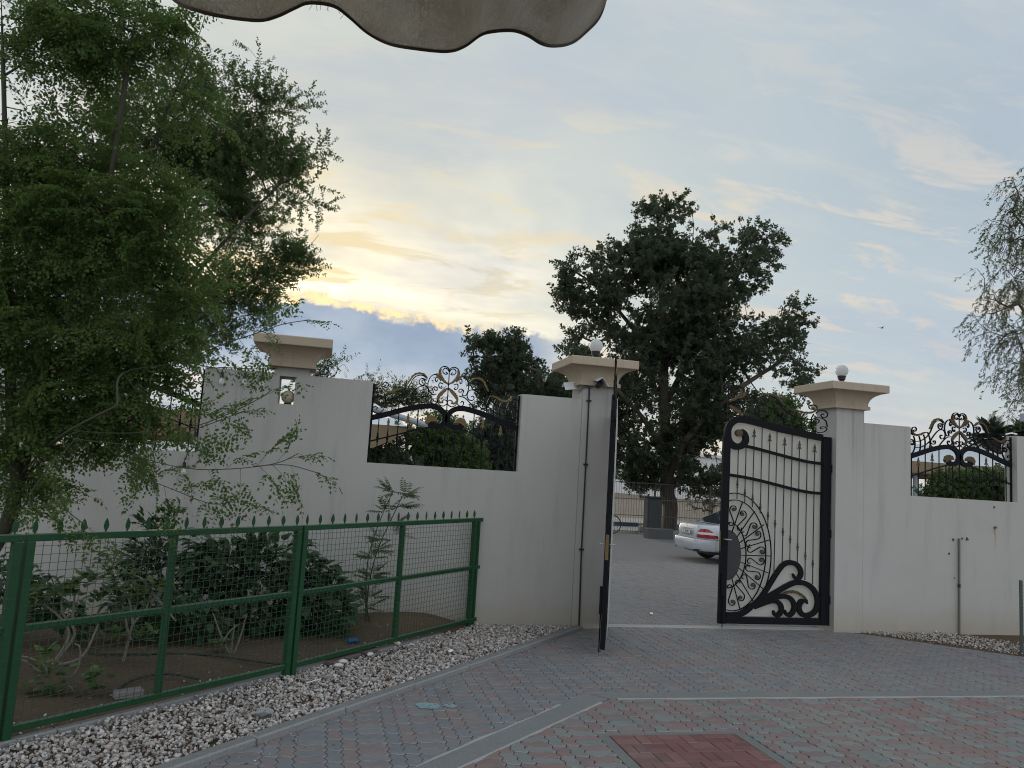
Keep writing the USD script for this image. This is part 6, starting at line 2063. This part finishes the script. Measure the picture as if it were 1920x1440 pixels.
mb = MB(); mb.tube([(0, .01, 0), (0, -.035, 0)], .018, 7); obj('bolt_head', mb, M['rod'], t)
g = Graph(); pz = g('separate_xyz', 'z', vector=g.pos())
stn = g.mul(g.step(pz, 1.25, 1.68, 0.05, .75), g.step(g.noise(g.map(g.pos(), (60, 1, 4)), 1.0, 3.0), .3, .6))
rust = g.done('rust_streak', g('mix_closure', 'closure', fac=stn, closure1=g('transparent_bsdf', 'BSDF'), closure2=g('principled_bsdf', 'BSDF', base_color=(.30, .17, .07), roughness=.9)))
mb = MB(); mb.add([[-.022, .0005, .0], [.022, .0005, .0], [.014, .0005, -.44], [-.014, .0005, -.44]], [[0, 1, 2, 3]]); obj('rust_streak', mb, rust, t)

# wire mesh panel cut by the right edge
e = at(1912, 1195, 9.15)
t = thing('mesh_post', 'green wire mesh panel end leaning at the right picture edge', 'fence', (e[0] + .03, 9.15, 0), -38)
mb = MB(); mb.box((-.02, -.02, -.09), (.02, .02, 1.02), .004); obj('post', mb, plain('grey_green', (.06, .075, .068), .6), t)
mb = MB()
for k in range(1, 20):
    mb.box((k * .05 - .002, -.004, .05), (k * .05 + .002, .0, 1.0)); mb.box((0, .001, k * .05), (1.0, .005, k * .05 + .004))
tag(obj('wires', mb, plain('grey_wire', (.10, .115, .11), .6), t), kind='stuff')
# far right wall end: small grey lamp on the next pillar
t = thing('wall_lamp', 'grey box lamp on the wall top at the right picture edge', 'lamp', tuple(at(1921, 782, W + .1)))
mb = MB(); mb.box((-.05, -.05, -.08), (.09, .05, .06), .01); obj('box', mb, M['grey_metal'], t)
mb = MB(); mb.tube([(.02, 0, -.081), (.02, 0, -.32)], .012, 8); obj('stem', mb, M['grey_metal'], t)

# string lights along the left wall
t = thing('string_lights', 'black cable of hanging bulbs strung along the top of the left wall', 'string lights', (-1.5, FW - .02, 3.15))
def L2(px, py): return at(px, py, FW - .02) - np.array([-1.5, FW - .02, 3.15])
cab = curve([L2(250, 655), L2(300, 668), L2(392, 688), L2(418, 689), L2(461, 691), L2(494, 692), L2(520, 690)], 5)
mb = MB(); mb.tube(cab, .006, 5); obj('cable', mb, M['black_plastic'], t)
g = Graph()
bulb_m = g.done('bulb_glass', g('mix_closure', 'closure', fac=.55, closure1=g('principled_bsdf', 'BSDF', base_color=(.7, .7, .66), roughness=.15), closure2=g('transparent_bsdf', 'BSDF')))
for x, y in ((418, 689), (461, 691), (494, 692), (347, 858), (368, 800)):
    p0 = L2(x, y)
    mb = MB(); mb.tube([p0, p0 - (0, 0, .06)], .005, 5); dr = obj('drop', mb, M['black_plastic'], t)
    mb = MB(); mb.lathe([(0, 0), (.017, -.002), (.021, -.05), (.023, -.075), (0, -.075)], tuple(p0 - (0, 0, .055)), 10); obj('socket', mb, M['black_plastic'], dr, 40)
    mb = MB(); mb.lathe([(.012, 0), (.03, -.035), (.036, -.06), (.028, -.085), (0, -.098)], tuple(p0 - (0, 0, .131)), 12); obj('bulb', mb, bulb_m, dr, True)
cab = curve([L2(366, 740), L2(366, 800), L2(364, 835), L2(352, 850), L2(348, 862)], 5)
mb = MB(); mb.tube(cab, .007, 5); obj('cable', mb, M['black_plastic'], t)

# ------------------------------------------------------------------ litter and hoses in the bed
t = thing('drip_hose', 'long black irrigation hose lying along the back of the bed', 'hose', (-1.0, 8.6, .05))
pts = curve([ground_at(x, y, .055) - (-1.0, 8.6, .05) for x, y in ((165, 1228), (240, 1230), (320, 1228), (400, 1232), (480, 1243), (540, 1250))], 5)
pts[:, 2] = .02
mb = MB(); mb.tube(pts, .010, 6); obj('hose', mb, M['black_plastic'], t)
t = thing('drip_hose', 'short curved black hose end arching over the soil behind the near fence', 'hose', (-1.4, 7.9, .05))
pts = curve([ground_at(x, y, .06) - (-1.4, 7.9, .05) for x, y in ((222, 1298), (250, 1280), (290, 1270), (330, 1270), (372, 1279))], 5); pts[:, 2] = .035
mb = MB(); mb.tube(pts, .011, 6); obj('hose', mb, M['black_plastic'], t)
t = thing('loose_brick', 'loose dull paving brick lying on the soil by the curved hose', 'brick', (*ground_at(240, 1302, .06)[:2], .04), 25)
mb = MB(); mb.box((-.11, -.055, 0), (.11, .055, .06), .006); obj('brick', mb, up_mats[PINK2], t)
t = thing('drink_can', 'crushed blue drink can lying behind the fence near the sapling', 'can', (*ground_at(662, 1203, .06)[:2], .07), 30)
mb = MB(); mb.tube([(-.07, 0, 0), (-.062, 0, 0), (0, 0, .004), (.055, 0, -.004), (.066, 0, 0)], [.026, .033, .028, .033, .027], 12); obj('can', mb, plain('can_blue', (.03, .10, .26), .3, .4, .3, 30), t, 40)
t = thing('plastic_scrap', 'crumpled light grey plastic scrap lying on the gravel below the double post', 'scrap', (*ground_at(494, 1338, .05)[:2], .055), 20)
sc_m = plain('scrap_grey', (.27, .285, .275), .55, 0, .1, 20)
V = []
for r in range(6):
    for a in range(20):
        th = a * 2 * math.pi / 20; q = r / 5
        V.append((.085 * q * math.cos(th) * (1 + .12 * math.sin(3 * th)), .065 * q * math.sin(th), .035 * math.sin(q * 7 + math.sin(2 * th)) * .5 + .012 * math.cos(2 * th + q * 3)))
F = [[r * 20 + a, r * 20 + (a + 1) % 20, (r + 1) * 20 + (a + 1) % 20, (r + 1) * 20 + a] for r in range(5) for a in range(20)]
obj('scrap', (np.array(V), np.array(F)), sc_m, t, True)
for k, (x, y, lab) in enumerate(((771, 1212, 'white paper scrap at the gravel edge near the far fence'), (847, 1223, 'white folded paper scrap lying in the middle of the gravel'), (1221, 1147, 'small white scrap lying on the outer paving beyond the gate'))):
    t = thing('paper_scrap', lab, 'litter', (*ground_at(x, y, .05)[:2], .06 if k < 2 else .02), 40 * k)
    V = np.array([(-.04, -.02, 0), (0, -.026, .018), (.045, -.018, .004), (.04, .024, .012), (0, .02, .022), (-.038, .026, .004)])
    mb = MB(); mb.add(np.vstack([V, V - (0, 0, .002)]), [[0, 1, 4, 5], [1, 2, 3, 4], [11, 10, 7, 6], [10, 9, 8, 7]]); obj('paper', mb, M['white_metal'], t)
t = thing('white_stick', 'thin white stick lying on the gravel beside the double post', 'stick', (*ground_at(587, 1280, .05)[:2], .06), 38)
mb = MB(); mb.tube([(-.08, 0, 0), (.09, 0, .012)], .004, 5); obj('stick', mb, M['white_metal'], t)
# dirty slabs and stones along the edging by the far fence panel
for k, (x, y) in enumerate(((655, 1232), (690, 1222), (628, 1240))):
    t = thing('flat_stone', ('dark flat stone under the far fence panel, the middle of three', 'dark flat stone under the far fence panel, the one nearest the wall', 'dark flat stone under the far fence panel, the one nearest the double post')[k], 'stone', (*ground_at(x, y, .05)[:2], .03), 47 + 9 * k, 'flat stones under the far fence panel')
    mb = MB(); mb.box((-.13, -.06, 0), (.13, .06, .05), .012); obj('stone', mb, plain('dark_stone', (.10, .08, .072), .9, 0, .3, 9, .5) if k == 0 else stage.GetPrimAtPath('/World/Looks/dark_stone').GetPath(), t)
for k, (x, y) in enumerate(((643, 1243), (694, 1229), (745, 1208), (634, 1250))):
    t = thing('white_stone', ('white stone chip lying alone on the bed edging near the middle flat stone', 'white stone chip on the bed edging beside the flat stone nearest the wall', 'white stone chip on the bed edging under the far fence mid post', 'white stone chip on the bed edging closest to the double post')[k], 'stone', (*ground_at(x, y, .05)[:2], .065), 60 * k, 'white stones on the edging')
    s_ = trimesh.creation.icosphere(1, 1.0); v = s_.vertices * (.05, .032, .022); v = v * (1 + .3 * (meshkit.noise(s_.vertices * 2 + k)[:, None] - .5))
    obj('stone', (v, s_.faces), M['stone_3'], t)
# turquoise paint smear on two pavers
for k, (x0, y0, x1_, y1_) in enumerate(((778, 1317, 826, 1329), (830, 1319, 858, 1327))):
    V = np.array([ground_at(x, y, .0065) for x, y in ((x0, y0 + 3), (x0 + 14, y0), (x1_ - 8, y0 + 2), (x1_, (y0 + y1_) / 2), (x1_ - 6, y1_), (x0 + 10, y1_ - 1))])
    c = V.mean(0); 
    t = thing('paint_smear', 'pale turquoise paint smear on the paving, the larger left patch' if k == 0 else 'pale turquoise paint smear on the paving, the smaller right patch', 'paint', tuple(c))
    g = Graph(); a_ = g.step(g.noise(g.pos(), 22.0, 4.0, .6), .36, .52, 0, .75)
    mat = g.done('turquoise_paint_%s' % 'ab'[k], g('mix_closure', 'closure', fac=a_, closure1=g('transparent_bsdf', 'BSDF'), closure2=g('principled_bsdf', 'BSDF', base_color=(.26, .42, .44), roughness=.7)))
    mb = MB(); mb.add(V - c, [[0, 5, 4, 3]] + [[0, 3, 2, 1]]); obj('smear', mb, mat, t)

# bird far off in the sky
p = at(1653, 615, 60.0)
t = thing('bird', 'tiny dark bird gliding in the clear sky right of the big tree', 'bird', tuple(p))
mb = MB(); mb.lathe([(0, -.16), (.03, -.10), (.045, 0), (.03, .10), (0, .20)], (0, 0, 0), 8); v, f = mb.data(); obj('body', (v[:, [2, 0, 1]], f), M['black_plastic'], t, True)
for s in (-1, 1):
    V = np.array([(.08, 0, .01), (-.07, 0, .01), (-.10, s * .30, .07), (-.05, s * .42, .06), (.05, s * .25, .07)])
    mb = MB(); mb.add(np.vstack([V, V - (0, 0, .008)]), [[0, 1, 2, 4], [2, 3, 4, 4], [9, 7, 6, 5], [9, 8, 7, 7]]); obj('wing', mb, M['black_plastic'], t)
